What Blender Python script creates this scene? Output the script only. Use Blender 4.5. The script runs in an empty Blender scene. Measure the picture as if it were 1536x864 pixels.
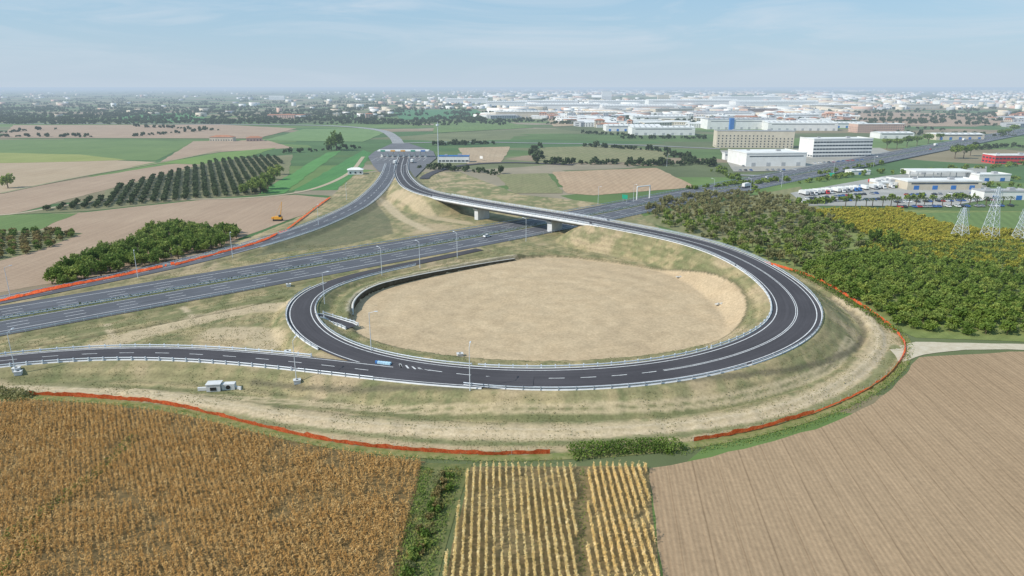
import bpy, bmesh, math, random
import numpy as np
from mathutils import Vector, Matrix, geometry
random.seed(7); rng=np.random.default_rng(7)
sc=bpy.context.scene
COL=sc.collection
CAMH=75.0; F=1024.0; P=math.atan(302/1024.); SP=math.sin(P); CP=math.cos(P)
# ground coordinates (metres) back-projected from view-plane point u, v at height z
def S(u,v,z=0.0):
    t=(v-432)/F; zc=(CAMH-z)/(SP+t*CP)
    return ((u-768)/F*zc, zc*(CP-t*SP), z)
def lin(c):
    return tuple(c[:3])+(1.0,)
# ---------------- materials
class MT:
    def __init__(s,name):
        s.m=bpy.data.materials.new(name); s.m.use_nodes=True; s.nt=s.m.node_tree
        s.b=s.nt.nodes['Principled BSDF']; s.b.inputs['Specular IOR Level'].default_value=0.25
        s.pos=None
    def n(s,t,**k):
        nd=s.nt.nodes.new(t)
        for a,v in k.items(): setattr(nd,a,v)
        return nd
    def l(s,a,b): s.nt.links.new(a,b)
    def P(s):
        if s.pos is None: s.pos=s.n('ShaderNodeNewGeometry').outputs['Position']
        return s.pos
    def noise(s,scale,detail=4,rough=.6,vec=None):
        nd=s.n('ShaderNodeTexNoise'); nd.inputs['Scale'].default_value=scale; nd.inputs['Detail'].default_value=detail
        nd.inputs['Roughness'].default_value=rough; s.l(vec or s.P(),nd.inputs['Vector']); return nd.outputs['Fac']
    def ramp(s,fac,stops,interp='LINEAR'):
        r=s.n('ShaderNodeValToRGB'); r.color_ramp.interpolation=interp
        e=r.color_ramp.elements
        while len(e)<len(stops): e.new(.5)
        for i,(p,c) in enumerate(stops): e[i].position=p; e[i].color=lin(c)
        s.l(fac,r.inputs['Fac']); return r.outputs['Color']
    def mix(s,fac,a,b,mode='MIX'):
        m=s.n('ShaderNodeMix',data_type='RGBA',blend_type=mode)
        for x,i in ((fac,0),(a,6),(b,7)):
            if isinstance(x,(int,float)): m.inputs[i].default_value=x
            elif isinstance(x,tuple): m.inputs[i].default_value=lin(x)
            else: s.l(x,m.inputs[i])
        return m.outputs[2]
    def map(s,loc=(0,0,0),rot=(0,0,0),sca=(1,1,1),vec=None):
        m=s.n('ShaderNodeMapping'); m.inputs[1].default_value=loc; m.inputs[2].default_value=rot; m.inputs[3].default_value=sca
        s.l(vec or s.P(),m.inputs[0]); return m.outputs[0]
    def bump(s,h,strength=.5,dist=.1):
        b=s.n('ShaderNodeBump'); b.inputs['Strength'].default_value=strength; b.inputs['Distance'].default_value=dist
        s.l(h,b.inputs['Height']); s.l(b.outputs[0],s.b.inputs['Normal'])
    def fin(s,col,rough=.85,metal=0.):
        if isinstance(col,tuple): s.b.inputs['Base Color'].default_value=lin(col)
        else: s.l(col,s.b.inputs['Base Color'])
        s.b.inputs['Roughness'].default_value=rough; s.b.inputs['Metallic'].default_value=metal
        return s.m
def mat_basic(name,ca,cb,scale=1.,rough=.85,metal=0.,bump=0,detail=4):
    M=MT(name); f=M.noise(scale,detail); c=M.ramp(f,[(.3,ca),(.7,cb)])
    if bump: M.bump(f,bump,.1)
    return M.fin(c,rough,metal)
def mul(c,k): return tuple(x*k for x in c)
def mat_field(name,ca,cb,ang=0,period=2.,depth=.35,big=.02,bump=.0,streak=.6,dist=1.2,tram=0.):
    M=MT(name)
    v=M.map(rot=(0,0,ang))
    w=M.n('ShaderNodeTexWave',wave_type='BANDS',bands_direction='X',wave_profile='SIN')
    w.inputs['Scale'].default_value=2*math.pi/(20*period) ; w.inputs['Distortion'].default_value=dist; w.inputs['Detail'].default_value=3; w.inputs['Detail Scale'].default_value=.6
    M.l(v,w.inputs['Vector'])
    v2=M.map(rot=(0,0,ang),sca=(1,.04,1))
    st=M.noise(.8 if tram else .35,6,.75,v2)
    f=M.noise(big,5,.65); g=M.noise(.9,5,.75)
    c=M.ramp(f,[(.3,ca),(.7,cb)])
    c=M.mix(depth,c,M.mix(w.outputs['Fac'],mul(ca,.62),mul(cb,1.2)))
    c=M.mix(streak,c,M.ramp(st,[(.3,(.76,.76,.76)),(.7,(1.2,1.2,1.2))]),'MULTIPLY')
    c=M.mix(.6,c,M.ramp(g,[(.3,(.75,.75,.75)),(.7,(1.25,1.25,1.25))]),'MULTIPLY')
    if tram:
        t=M.n('ShaderNodeTexWave',wave_type='BANDS',bands_direction='X',wave_profile='SIN'); t.inputs['Scale'].default_value=2*math.pi/(20*tram); t.inputs['Distortion'].default_value=.25
        M.l(v,t.inputs['Vector']); tr=M.ramp(t.outputs['Fac'],[(.0,(.72,.70,.68)),(.012,(1,1,1))]); c=M.mix(.8,c,tr,'MULTIPLY')
    if bump: M.bump(w.outputs['Fac'],bump,.25)
    return M.fin(c,.95)
def mat_leaf(name,ca,cb,cc,scale=.25,trans=.3):
    M=MT(name); f=M.noise(scale,3); g=M.noise(2.2,2)
    c=M.ramp(f,[(.3,ca),(.5,cb),(.72,cc)])
    oi=M.n('ShaderNodeObjectInfo')
    c=M.mix(.7,c,M.ramp(oi.outputs['Random'],[(0,(.66,.72,.66)),(.5,(1,1,1)),(1,(1.35,1.2,1.1))]),'MULTIPLY')
    c=M.mix(.7,c,M.ramp(g,[(.3,(.6,.6,.6)),(.7,(1.4,1.4,1.4))]),'MULTIPLY')
    M.fin(c,.75)
    t=M.n('ShaderNodeBsdfTranslucent'); M.l(c,t.inputs[0]); mx=M.n('ShaderNodeMixShader'); mx.inputs[0].default_value=trans
    M.l(M.b.outputs[0],mx.inputs[1]); M.l(t.outputs[0],mx.inputs[2]); M.l(mx.outputs[0],M.nt.nodes['Material Output'].inputs[0])
    return M.m
def mat_asphalt(name,base,marks=.25):
    M=MT(name); uv=M.n('ShaderNodeUVMap'); uv.uv_map='UVMap'
    v=M.map(sca=(1.2,.03,1),vec=uv.outputs[0])
    st=M.noise(.9,4,.6,v); f=M.noise(.05,4); g=M.noise(5,3)
    c=M.ramp(f,[(.3,mul(base,.85)),(.7,mul(base,1.15))])
    c=M.mix(min(1,marks*2),c,M.ramp(st,[(.3,(.72,.72,.72)),(.7,(1.38,1.38,1.38))]),'MULTIPLY')
    c=M.mix(.5,c,M.ramp(g,[(.3,(.8,.8,.8)),(.7,(1.2,1.2,1.2))]),'MULTIPLY')
    return M.fin(c,.8)
m_asph_new=mat_asphalt('new_asphalt',(.060,.056,.062))
m_asph_mot=mat_asphalt('motorway_asphalt',(.092,.096,.110),.45)
m_asph_old=mat_asphalt('weathered_asphalt',(.26,.26,.26))
m_paint=mat_basic('road_paint',(.45,.45,.45),(.74,.74,.74),.9,.6)
m_conc=mat_basic('concrete',(.42,.41,.38),(.58,.57,.54),.6,.85)
m_conc2=mat_basic('pale_concrete',(.50,.51,.51),(.64,.64,.64),.6,.85)
m_steel=mat_basic('galvanised_steel',(.42,.47,.53),(.55,.6,.65),1.5,.45,.35)
m_steelw=mat_basic('pale_steel',(.55,.6,.65),(.66,.7,.75),1.5,.5,.1)
m_orange=mat_leaf('orange_netting',(.85,.12,.04),(.92,.17,.06),(.95,.28,.12),1.5,.5)
m_bark=mat_basic('bark',(.08,.06,.04),(.16,.12,.08),3,.9)
m_white=mat_basic('white_wall',(.66,.65,.62),(.78,.77,.75),.15,.8)
m_beige=mat_basic('beige_wall',(.5,.44,.34),(.62,.55,.44),.15,.85)
m_pink=mat_basic('pink_wall',(.5,.33,.26),(.6,.42,.33),.15,.85)
m_grey=mat_basic('grey_wall',(.35,.36,.37),(.45,.46,.47),.15,.8)
m_roofw=mat_basic('pale_roof',(.58,.58,.57),(.74,.74,.72),.1,.8)
m_roofg=mat_basic('grey_roof',(.3,.31,.32),(.42,.42,.43),.1,.8)
m_terra=mat_basic('terracotta_roof',(.32,.14,.08),(.42,.2,.12),.3,.9)
m_glass=mat_basic('window_glass',(.03,.045,.06),(.06,.08,.1),.4,.15)
m_blue=mat_basic('blue_panel',(.03,.14,.42),(.05,.2,.5),.3,.5)
m_red=mat_basic('red_panel',(.5,.04,.05),(.6,.07,.07),.3,.5)
m_green=mat_basic('green_panel',(.01,.25,.15),(.02,.32,.2),.3,.5)
m_yellow=mat_basic('yellow_machine_paint',(.65,.3,.03),(.75,.38,.05),.5,.5)
m_tyre=mat_basic('tyre_rubber',(.02,.02,.02),(.035,.035,.035),3,.9)
m_dark=mat_basic('dark_opening',(.02,.02,.02),(.04,.04,.04),1,.9)
m_lblue=mat_basic('pale_blue_plastic',(.35,.55,.7),(.45,.65,.78),1.)
m_girder=mat_basic('weathered_girder',(.2,.19,.18),(.3,.28,.26),.4)
m_shadewall=mat_basic('shade_painted_wall',(.05,.044,.032),(.12,.10,.07),.8,.9)  # dark tone is painted shade for the bank face around the basin
def paint(name,c):
    M=MT(name); f=M.noise(2,2); return M.fin(M.ramp(f,[(.3,mul(c,.9)),(.7,c)]),.3)
m_cars=[paint('car_paint_white',(.75,.75,.75)),paint('car_paint_grey',(.3,.31,.33)),paint('car_paint_black',(.03,.03,.035)),paint('car_paint_red',(.45,.03,.03)),paint('car_paint_blue',(.05,.12,.35))]
# ---------------- mesh helpers
def np_mesh(name,V,Fc,mats,midx=None,uv=None):
    V=np.asarray(V,dtype=np.float32); Fc=np.asarray(Fc,dtype=np.int32); k=Fc.shape[1]
    me=bpy.data.meshes.new(name); me.vertices.add(len(V)); me.vertices.foreach_set('co',V.ravel())
    me.loops.add(Fc.size); me.loops.foreach_set('vertex_index',Fc.ravel())
    me.polygons.add(len(Fc)); me.polygons.foreach_set('loop_start',np.arange(0,Fc.size,k,dtype=np.int32))
    if midx is not None: me.polygons.foreach_set('material_index',np.asarray(midx,dtype=np.int32))
    me.update(calc_edges=True)
    if uv is not None:
        l=me.uv_layers.new(name='UVMap'); l.data.foreach_set('uv',np.asarray(uv,dtype=np.float32)[Fc.ravel()].ravel())
    for m in mats: me.materials.append(m)
    return me
def obj(name,me,loc=(0,0,0),parent=None,label=None,cat=None,kind=None,group=None,rz=0,sc_=None):
    o=bpy.data.objects.new(name,me); COL.objects.link(o)
    if parent is not None: o.parent=parent
    o.location=Vector(loc); o.rotation_euler=(0,0,rz)
    if sc_ is not None: o.scale=sc_ if not isinstance(sc_,(int,float)) else (sc_,)*3
    if label: o['label']=label
    if cat: o['category']=cat
    if kind: o['kind']=kind
    if group: o['group']=group
    return o
class MB:
    def __init__(s): s.v=[]; s.f=[]; s.m=[]
    def box(s,c,d,rz=0,mat=0,top=(1,1)):
        b=len(s.v); cr,sr=math.cos(rz),math.sin(rz)
        for k in (-1,1):
            tx,ty=(top if k>0 else (1,1))
            for i,j in ((-1,-1),(1,-1),(1,1),(-1,1)):
                x=i*d[0]/2*tx; y=j*d[1]/2*ty; z=k*d[2]/2
                s.v.append((c[0]+x*cr-y*sr,c[1]+x*sr+y*cr,c[2]+z))
        for q in ((3,2,1,0),(4,5,6,7),(0,1,5,4),(1,2,6,5),(2,3,7,6),(3,0,4,7)):
            s.f.append(tuple(b+i for i in q)); s.m.append(mat)
    def cyl(s,p0,p1,r0,r1,n=8,mat=0,caps=True):
        p0=Vector(p0); p1=Vector(p1); d=(p1-p0).normalized()
        a=d.orthogonal().normalized(); c=d.cross(a); b=len(s.v)
        for p,r in ((p0,r0),(p1,r1)):
            for i in range(n):
                t=2*math.pi*i/n; s.v.append(tuple(p+a*math.cos(t)*r+c*math.sin(t)*r))
        for i in range(n):
            j=(i+1)%n; s.f.append((b+i,b+j,b+n+j,b+n+i)); s.m.append(mat)
        if caps:
            s.f.append(tuple(b+n+i for i in range(n))); s.m.append(mat)
            s.f.append(tuple(b+i for i in reversed(range(n)))); s.m.append(mat)
    def quad(s,a,b_,c,d,mat=0):
        b=len(s.v); s.v+= [a,b_,c,d]; s.f.append((b,b+1,b+2,b+3)); s.m.append(mat)
    def prism(s,poly,x0,x1,mat=0):
        n=len(poly); b=len(s.v)
        for x in (x0,x1):
            for y,z in poly: s.v.append((x,y,z))
        for i in range(n):
            j=(i+1)%n; s.f.append((b+i,b+n+i,b+n+j,b+j)); s.m.append(mat)
        s.f.append(tuple(b+i for i in range(n))); s.m.append(mat); s.f.append(tuple(b+n+i for i in reversed(range(n)))); s.m.append(mat)
    def mesh(s,name,mats):
        me=bpy.data.meshes.new(name); me.from_pydata(s.v,[],s.f)
        for m in mats: me.materials.append(m)
        me.polygons.foreach_set('material_index',s.m); me.update()
        bm=bmesh.new(); bm.from_mesh(me); bmesh.ops.recalc_face_normals(bm,faces=bm.faces); bm.to_mesh(me); bm.free()
        return me
# ---------------- noise
def vn(x,y,seed=0):
    xi=np.floor(x); yi=np.floor(y); fx=x-xi; fy=y-yi
    fx=fx*fx*(3-2*fx); fy=fy*fy*(3-2*fy)
    def h(a,b):
        s=np.sin(a*127.1+b*311.7+seed*74.7)*43758.5453; return s-np.floor(s)
    return (h(xi,yi)*(1-fx)+h(xi+1,yi)*fx)*(1-fy)+(h(xi,yi+1)*(1-fx)+h(xi+1,yi+1)*fx)*fy
def fbm(x,y,seed=0,o=4):
    r=0;a=.5
    for i in range(o): r=r+a*vn(x*2**i,y*2**i,seed+i); a*=.5
    return r/(1-.5**o)
def sstep(a,b,x):
    t=np.clip((x-a)/(b-a),0,1); return t*t*(3-2*t)
# ---------------- splines
def resample(cp,step=2.,smooth=3):
    cp=np.array(cp,float); n=len(cp); out=[]
    ext=np.vstack([2*cp[0]-cp[1],cp,2*cp[-1]-cp[-2]])
    for i in range(n-1):
        p0,p1,p2,p3=ext[i:i+4]
        d=np.linalg.norm(p2[:2]-p1[:2]); k=max(4,int(d/.5))
        t=np.linspace(0,1,k,endpoint=False)[:,None]
        out.append(.5*((2*p1)+(-p0+p2)*t+(2*p0-5*p1+4*p2-p3)*t**2+(-p0+3*p1-3*p2+p3)*t**3))
    out.append(cp[-1:]); q=np.vstack(out)
    def rs(q):
        s=np.concatenate([[0],np.cumsum(np.linalg.norm(np.diff(q[:,:2],axis=0),axis=1))])
        m=max(2,int(s[-1]/step)+1); ss=np.linspace(0,s[-1],m)
        return np.stack([np.interp(ss,s,q[:,j]) for j in range(q.shape[1])],1)
    q=rs(q)
    for _ in range(smooth):
        k=5
        pad=np.vstack([q[:1]]*k+[q]+[q[-1:]]*k); w=np.ones(2*k+1)/(2*k+1)
        qs=np.stack([np.convolve(pad[:,j],w,'valid') for j in range(q.shape[1])],1)
        if len(q)>4*k:
            e=np.minimum(np.arange(len(q)),np.arange(len(q))[::-1])[:,None]; f=np.clip(e/(2*k),0,1); q=q*(1-f)+qs*f
    return rs(q)
def road(px,step=2.,smooth=3):
    return resample([list(S(u,v,z))+[w] for u,v,z,w in px],step,smooth)
def normals(q):
    t=np.gradient(q[:,:2],axis=0); t/=np.linalg.norm(t,axis=1)[:,None]+1e-9
    return np.stack([-t[:,1],t[:,0]],1)
def near(q,p):
    return int(np.argmin(np.hypot(q[:,0]-p[0],q[:,1]-p[1])))
def strip(q,prof,closed=False,org=(0,0,0)):
    n=normals(q); m=len(prof); V=[]; U=[]
    s=np.concatenate([[0],np.cumsum(np.linalg.norm(np.diff(q[:,:2],axis=0),axis=1))])
    for k,o,dz in prof:
        off=k*q[:,3]/2+o
        V.append(np.stack([q[:,0]+n[:,0]*off-org[0],q[:,1]+n[:,1]*off-org[1],q[:,2]+dz-org[2]],1)); U.append(np.stack([off,s],1))
    N=len(q); V=np.concatenate(V); U=np.concatenate(U); Fc=[]
    i=np.arange(N-1)
    for a in range(m if closed else m-1):
        b=(a+1)%m; Fc.append(np.stack([a*N+i,b*N+i,b*N+i+1,a*N+i+1],1))
    return V,np.concatenate(Fc),U
MAIN=road([(606,236,.9,12),(602,250,1.2,12),(603,262,3.,12),(615,278,6.3,13),(637,288.5,8.2,13),(660,294,8.7,13.5),(700,301.5,9.1,13.5),(760,311.5,9.3,13.5),(830,322.5,9.3,13.5),(890,332.5,9.1,13.5),(950,344,8.7,13.5),(1000,353.5,8.4,13.5),(1050,365.5,8.1,14),(1095,381,7.8,14),(1135,401,7.5,14),(1170,425,7.2,14.5),(1193,450,6.8,14.5),(1200,470,6.4,14.5),(1190,492,6,14),(1155,514,5.6,13.5),(1095,537,5.3,13),(1015,555,5,13),(915,566,4.7,13),(815,569.5,4.4,13),(725,566.5,4.1,12),(650,558,3.8,10.5),(580,545,3.5,9.2),(520,529,3.2,9),(475,507,2.9,9),(453,484,2.7,9),(448,465,2.4,9),(457,446,2.1,8.5),(482,430,1.8,8),(525,416,1.5,7.5),(570,405,1.2,7),(640,391,1.04,6),(720,374,1.02,5)])
DR=road([(800,574,4.42,7),(725,573,4.12,8),(650,567,3.82,8.5),(580,559,3.52,9),(500,550,3.3,9),(430,542,3.1,9),(350,535,3,9),(270,530,3,9),(200,528.5,3,9),(120,531,3,9),(50,536,3,9),(0,541,3,9),(-100,554,3,9),(-250,580,3,9)])
BR=road([(586,245,.9,10),(582,262,1.2,12),(570,280,1.7,12.5),(545,303,2,12.5),(510,322,2,12.5),(460,343,2,12.5),(400,362,1.8,12),(340,379,1.5,11),(260,399,1.2,10),(180,416,1.05,9),(100,432.5,1.05,8),(0,452,1.05,8),(-150,480,1.05,8)])
MW=road([(-300,532,1,37),(-150,506,1,37),(0,480,1,37),(250,437,1,37),(500,393,1,37),(740,350.5,1,37),(870,326,1,37),(1000,300,1,37),(1130,274.5,1,38),(1300,241.5,1,38),(1430,216.5,1,38),(1536,197,1,38),(1600,186.5,1,38)],2.,4)
a0=near(MAIN,S(664,295,8.7)); a1=near(MAIN,S(900,334.5,9.0))
# ---------------- terrain grid
def axis(a,b,st,ends,grow=1.35):
    c=list(np.arange(a,b+.01,st)); d=st
    hi=c[-1]
    while hi<ends[1]: d=d*grow; hi+=d; c.append(hi)
    d=st; lo=c[0]
    while lo>ends[0]: d*=grow; lo-=d; c.insert(0,lo)
    return np.array(c)
X=axis(-235,265,.8,(-60000,60000))
Y0=np.concatenate([np.arange(78,330,.8),np.arange(330,640,1.6)])
Y=list(Y0); d=1.6; hi=Y[-1]
while hi<90000: d*=1.35; hi+=d; Y.append(hi)
d=1.; lo=Y[0]
while lo>-800: d*=1.35; lo-=d; Y.insert(0,lo)
Y=np.array(Y); GX,GY=np.meshgrid(X,Y,indexing='ij')
def rast(pts,R):
    D=np.full(GX.shape,1e6,np.float32); I=np.zeros(GX.shape,np.int32)
    for i,p in enumerate(pts):
        x0,x1=np.searchsorted(X,[p[0]-R,p[0]+R]); y0,y1=np.searchsorted(Y,[p[1]-R,p[1]+R])
        if x1<=x0 or y1<=y0: continue
        d=np.hypot(GX[x0:x1,y0:y1]-p[0],GY[x0:x1,y0:y1]-p[1]); s=D[x0:x1,y0:y1]; m=d<s
        s[m]=d[m]; I[x0:x1,y0:y1][m]=i
    return D,I
def inpoly(px,py,poly):
    ins=np.zeros(px.shape,bool); n=len(poly)
    for i in range(n):
        x1,y1=poly[i][:2]; x2,y2=poly[(i+1)%n][:2]
        if y1==y2: continue
        c=((y1>py)!=(y2>py))&(px<(x2-x1)*(py-y1)/(y2-y1)+x1); ins^=c
    return ins
def pxpoly(l,z=0): return [S(u,v,z) for u,v in l]
def closed_samples(poly,step=1.):
    out=[]
    for i in range(len(poly)):
        a=np.array(poly[i][:2]); b=np.array(poly[(i+1)%len(poly)][:2]); k=max(1,int(np.linalg.norm(b-a)/step))
        for j in range(k): out.append(a+(b-a)*j/k)
    return np.array(out)
FENCE=[(-60,594),(45,592),(150,598),(250,608),(330,625),(400,643),(480,660),(560,672),(660,680),(740,683),(825,681),(930,676),(1040,663),(1130,646),(1220,621),(1290,590),(1338,556),(1357,520),(1342,496),(1300,465),(1262,440),(1225,420),(1180,404),(1120,388)]
fence_q=resample([list(S(u,v,0))+[0] for u,v in FENCE],1.5,2)
zone=[tuple(p[:2]) for p in fence_q]+[S(u,v)[:2] for u,v in [(1060,368),(1000,350),(960,322),(900,305),(860,300),(780,292),(700,262),(660,246),(655,235),(560,232),(545,250),(500,292),(440,330),(370,358),(300,383),(240,402),(120,430),(0,454),(-200,492),(-400,540),(-420,620)]]
infield=resample([list(S(u,v,-1.2))+[0] for u,v in [(528,480),(533,458),(560,438),(620,421),(700,404),(770,391),(815,386),(870,389),(960,401),(1040,419),(1090,441),(1116,468),(1112,492),(1080,512),(1000,532),(880,544),(760,544),(650,534),(560,514),(530,496),(528,482)]],1.,1)
INZ=inpoly(GX,GY,zone); INF=inpoly(GX,GY,[tuple(p[:2]) for p in infield])
core=(GX>-234)&(GX<264)&(GY>79)&(GY<630)
Dinf,_=rast(infield,14)
H=np.zeros(GX.shape)
sd=np.where(INF,Dinf,-Dinf)
H+= np.where(INZ&core,(fbm(GX/9,GY/9,3)-.5)*.5,0)
H=np.where(INZ&core,H+.1,H)
w0=near(infield,S(529,474,-1.2)); w1=near(infield,S(775,391,-1.2)); wl=infield[min(w0,w1):max(w0,w1)].copy()
Db,_=rast(wl,11); H=np.where(INZ&core,H*.6+1.15*(1-sstep(3.5,8,Db)),H)
wall=sstep(-.9,.1,sd); H=H*(1-wall)+(-1.2+(fbm(GX/14,GY/14,9)-.5)*.3)*wall
roads=[]
for q,slope,skip in ((MAIN,.6,(a0,a1)),(DR,.5,None),(BR,.5,None),(MW,.4,None)):
    if skip is not None:
        qq=np.vstack([q[:skip[0]],(q[:skip[0]-1]+q[1:skip[0]])/2,q[skip[1]:],(q[skip[1]:-1]+q[skip[1]+1:])/2])
    else: qq=np.vstack([q[:-1]*(1-t)+q[1:]*t for t in (0,.5)])
    D,I=rast(qq,34); z=qq[I,2]; hw=qq[I,3]/2+1.3
    roads.append((D,z,hw,slope))
Dm=roads[0][0]-roads[0][2]
ditch=resample([list(S(u,v,0))+[0] for u,v in [(1225,432),(1262,455),(1290,480),(1297,500),(1280,528),(1220,560),(1130,583),(1000,600),(860,606),(700,604),(500,592),(380,578)]],1.,2)
Dd,_=rast(ditch,8); H-=np.where(Dd<8,1.2*(1-sstep(.3,1.8,Dd)),0)
bank=resample([list(S(u,v,0))+[0] for u,v in [(200,592),(300,604),(450,626),(600,640),(800,645),(1000,637),(1150,612),(1245,576),(1300,535),(1312,502),(1290,468)]],1.,2)
Dk,_=rast(bank,9); H+=np.where(Dk<9,.85*(1-sstep(1.8,3.6,Dk)),0)*INZ
ditch2=resample([list(SGp) for SGp in [list(S(u,v,0))+[0] for u,v in [(20,524),(120,508),(260,482),(370,460),(425,446)]]],1.,1)
De,_=rast(ditch2,6)
dmin=np.full(GX.shape,1e6)
for D,z,hw,sl in roads:
    g=np.where(core&(D<1e5),z-.14-np.maximum(D-hw,0)*sl,-9)
    H=np.maximum(H,g); dmin=np.minimum(dmin,D-hw)
H-=np.where(De<6,.7*(1-sstep(.2,1.2,De)),0)*(dmin>1)
for D,z,hw,sl in roads:
    m=core&(D<hw+.4); H[m]=np.minimum(H[m],(z-.14)[m])
H=np.where(core,H,0)
sl_n=sstep(0,1.5,dmin)*core*INZ*(~INF); H+=sl_n*(fbm(GX/2.5,GY/2.5,21)-.5)*.45
def th(x,y):
    i=int(np.clip(np.searchsorted(X,x)-1,0,len(X)-2)); j=int(np.clip(np.searchsorted(Y,y)-1,0,len(Y)-2))
    a=(x-X[i])/(X[i+1]-X[i]); b=(y-Y[j])/(Y[j+1]-Y[j])
    return float((H[i,j]*(1-b)+H[i,j+1]*b)*(1-a)+(H[i+1,j]*(1-b)+H[i+1,j+1]*b)*a)
def SG(u,v):
    z=0.
    for _ in range(12):
        p=S(u,v,z); z=.5*z+.5*th(p[0],p[1])
    return (p[0],p[1],th(p[0],p[1]))
# colours
n1=fbm(GX/22,GY/22,1); n2=fbm(GX/6,GY/6,5); n3=fbm(GX/2.2,GY/2.2,8)
def c3(c): return np.array(c)[None,None,:]
straw=c3((.32,.26,.145)); drygr=c3((.225,.20,.105)); grn=c3((.13,.145,.065)); dirt=c3((.39,.30,.19)); sand=c3((.445,.342,.222))
def bl(a,b,f): return a*(1-f[...,None])+b*f[...,None]
C=np.broadcast_to(straw,GX.shape+(3,)).copy()
C=bl(C,drygr,sstep(.36,.6,n2)); C=bl(C,grn,sstep(.52,.72,n1*.4+n3*.6)*.75); C=bl(C,dirt,sstep(.54,.66,1-n1)*.75)
C=bl(C,grn,sstep(.56,.72,fbm(GX/3.5,GY/12,17))*.55)
C=bl(C,grn*.95,sstep(.44,.6,fbm(GX/5,GY/5,71))*(1-sstep(7,11,dmin))*sstep(2,6,dmin)*.55)
# faint terrace lines following the roads
C=C*(1+.12*np.sin(dmin*2.1+n2*5)*(dmin<26)*(dmin>.5))[...,None]
SGq=lambda u,v:S(u,v,SG(u,v)[2])
def track(pts,w,col,f,ss=1):
    global C
    q=resample([list(SGq(u,v))+[0] for u,v in pts],1.,1); D,_=rast(q,w*2+3)
    D=D+(n3-.5)*1.6*ss
    C=bl(C,c3(col),f*(1-sstep(w*.6,w,D)))
def wheel(pts,gap=1.1,col=(.46,.37,.25),f=.7):
    global C
    q=resample([list(SGq(u,v))+[0] for u,v in pts],1.,1); D,_=rast(q,6)
    C=bl(C,c3(col),f*(1-sstep(.25,.75,np.abs(D-gap)+(n3-.5)*.4)))
TR=[(-100,578),(60,582),(200,588),(330,607),(450,628),(600,641),(800,648),(1000,641),(1150,619),(1250,583),(1308,540),(1322,505),(1300,478),(1255,450)]
track(TR,4.0,(.42,.335,.215),.85)
wheel(TR,1.0,(.50,.41,.29),.6)
track([(20,570),(300,588),(480,612),(700,624),(900,622),(1080,607),(1200,580)],1.8,(.14,.145,.065),.7)
track([(300,618),(480,646),(660,664),(820,666),(1000,655),(1180,628),(1300,575),(1345,520)],1.8,(.14,.155,.065),.7)
track([(300,634),(480,653),(660,671),(820,673),(1000,662),(1180,636)],1.6,(.42,.32,.2),.7)
wheel([(160,585),(420,602),(640,615),(900,612),(1100,597),(1240,555),(1275,510)],.9,(.45,.36,.23),.75)
track([(150,520),(250,490),(380,462),(430,455)],6,(.44,.35,.23),.9)
track([(330,500),(390,500),(400,515)],7,(.44,.35,.23),.85)
track([(160,487),(170,505)],1.4,(.45,.36,.24),.9,.4); track([(275,462),(295,480)],1.4,(.45,.36,.24),.9,.4)
track([(60,505),(160,492),(300,468),(420,445)],2.4,(.15,.155,.07),.7)
track([(575,300),(600,325),(640,345)],4,(.45,.36,.24),.8); track([(590,290),(640,320),(700,335)],5,(.42,.33,.21),.8)
C=bl(C,c3((.09,.08,.05)),(1-sstep(.4,1.,De))*.7*(dmin>1))
C=bl(C,c3((.46,.40,.29)),(1-sstep(1.6,2.4,Db+(n3-.5)*.6))*.85)
C=bl(C,c3((.13,.14,.065)),sstep(2.4,3.2,Db)*(1-sstep(4.6,6,Db))*.6)
C=bl(C,c3((.10,.09,.06)),(1-sstep(.5,1.2,Dd+(n3-.5)))*.7)
infc=bl(np.broadcast_to(sand,C.shape),dirt*np.array([1.06,1.02,1.]),sstep(.35,.65,n2)*.4); infc=bl(infc,c3((.39,.295,.19)),sstep(.5,.72,n1)*.4)
rad=np.hypot((GX-8),(GY-225)*.9); infc=infc*(1+.035*np.sin(rad/1.7+n1*9)+.03*np.sin((GX*.8+GY*.6)/2.3+n1*14))[...,None]
C=bl(C,infc,sstep(-.2,.3,sd+(n3-.5)*.3))
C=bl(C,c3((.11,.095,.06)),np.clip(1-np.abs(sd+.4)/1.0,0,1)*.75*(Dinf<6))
for pts in ([(600,520),(700,470),(850,430),(980,430)],[(560,490),(700,520),(900,520),(1060,480)],[(640,440),(800,500),(1000,500)]): 
    q=resample([list(S(u,v,-1.2))+[0] for u,v in pts],1.,1); D,_=rast(q,5); C=bl(C,c3((.36,.27,.17)),.4*(1-sstep(.2,.6,np.abs(D-.95)))*INF)
gb=inpoly(GX,GY,pxpoly([(380,385),(560,300),(585,330),(590,350),(520,368),(430,378)])); C=bl(C,c3((.115,.12,.07)),gb*.75)
gp=inpoly(GX,GY,pxpoly([(640,292),(700,252),(840,262),(900,300),(860,310),(700,300)])); C=bl(C,c3((.15,.17,.07)),gp*sstep(.4,.6,n2)*.7)
V=np.stack([GX.ravel(),GY.ravel(),H.ravel()],1)
ii,jj=np.meshgrid(np.arange(len(X)-1),np.arange(len(Y)-1),indexing='ij'); ii=ii.ravel(); jj=jj.ravel(); L=len(Y)
Fc=np.stack([ii*L+jj,(ii+1)*L+jj,(ii+1)*L+jj+1,ii*L+jj+1],1)
M=MT('ground_soil_and_grass')
att=M.n('ShaderNodeAttribute',attribute_name='Col')
g=M.noise(1.3,5,.75); g2=M.noise(.25,4,.6)
tc=M.mix(.85,att.outputs['Color'],M.ramp(g,[(.3,(.7,.7,.68)),(.7,(1.28,1.28,1.28))]),'MULTIPLY')
tc=M.mix(.7,tc,M.ramp(g2,[(.3,(.88,.88,.88)),(.7,(1.13,1.13,1.13))]),'MULTIPLY')
vv=M.map(rot=(0,0,.6),sca=(1/240.,1/110.,0))
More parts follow.
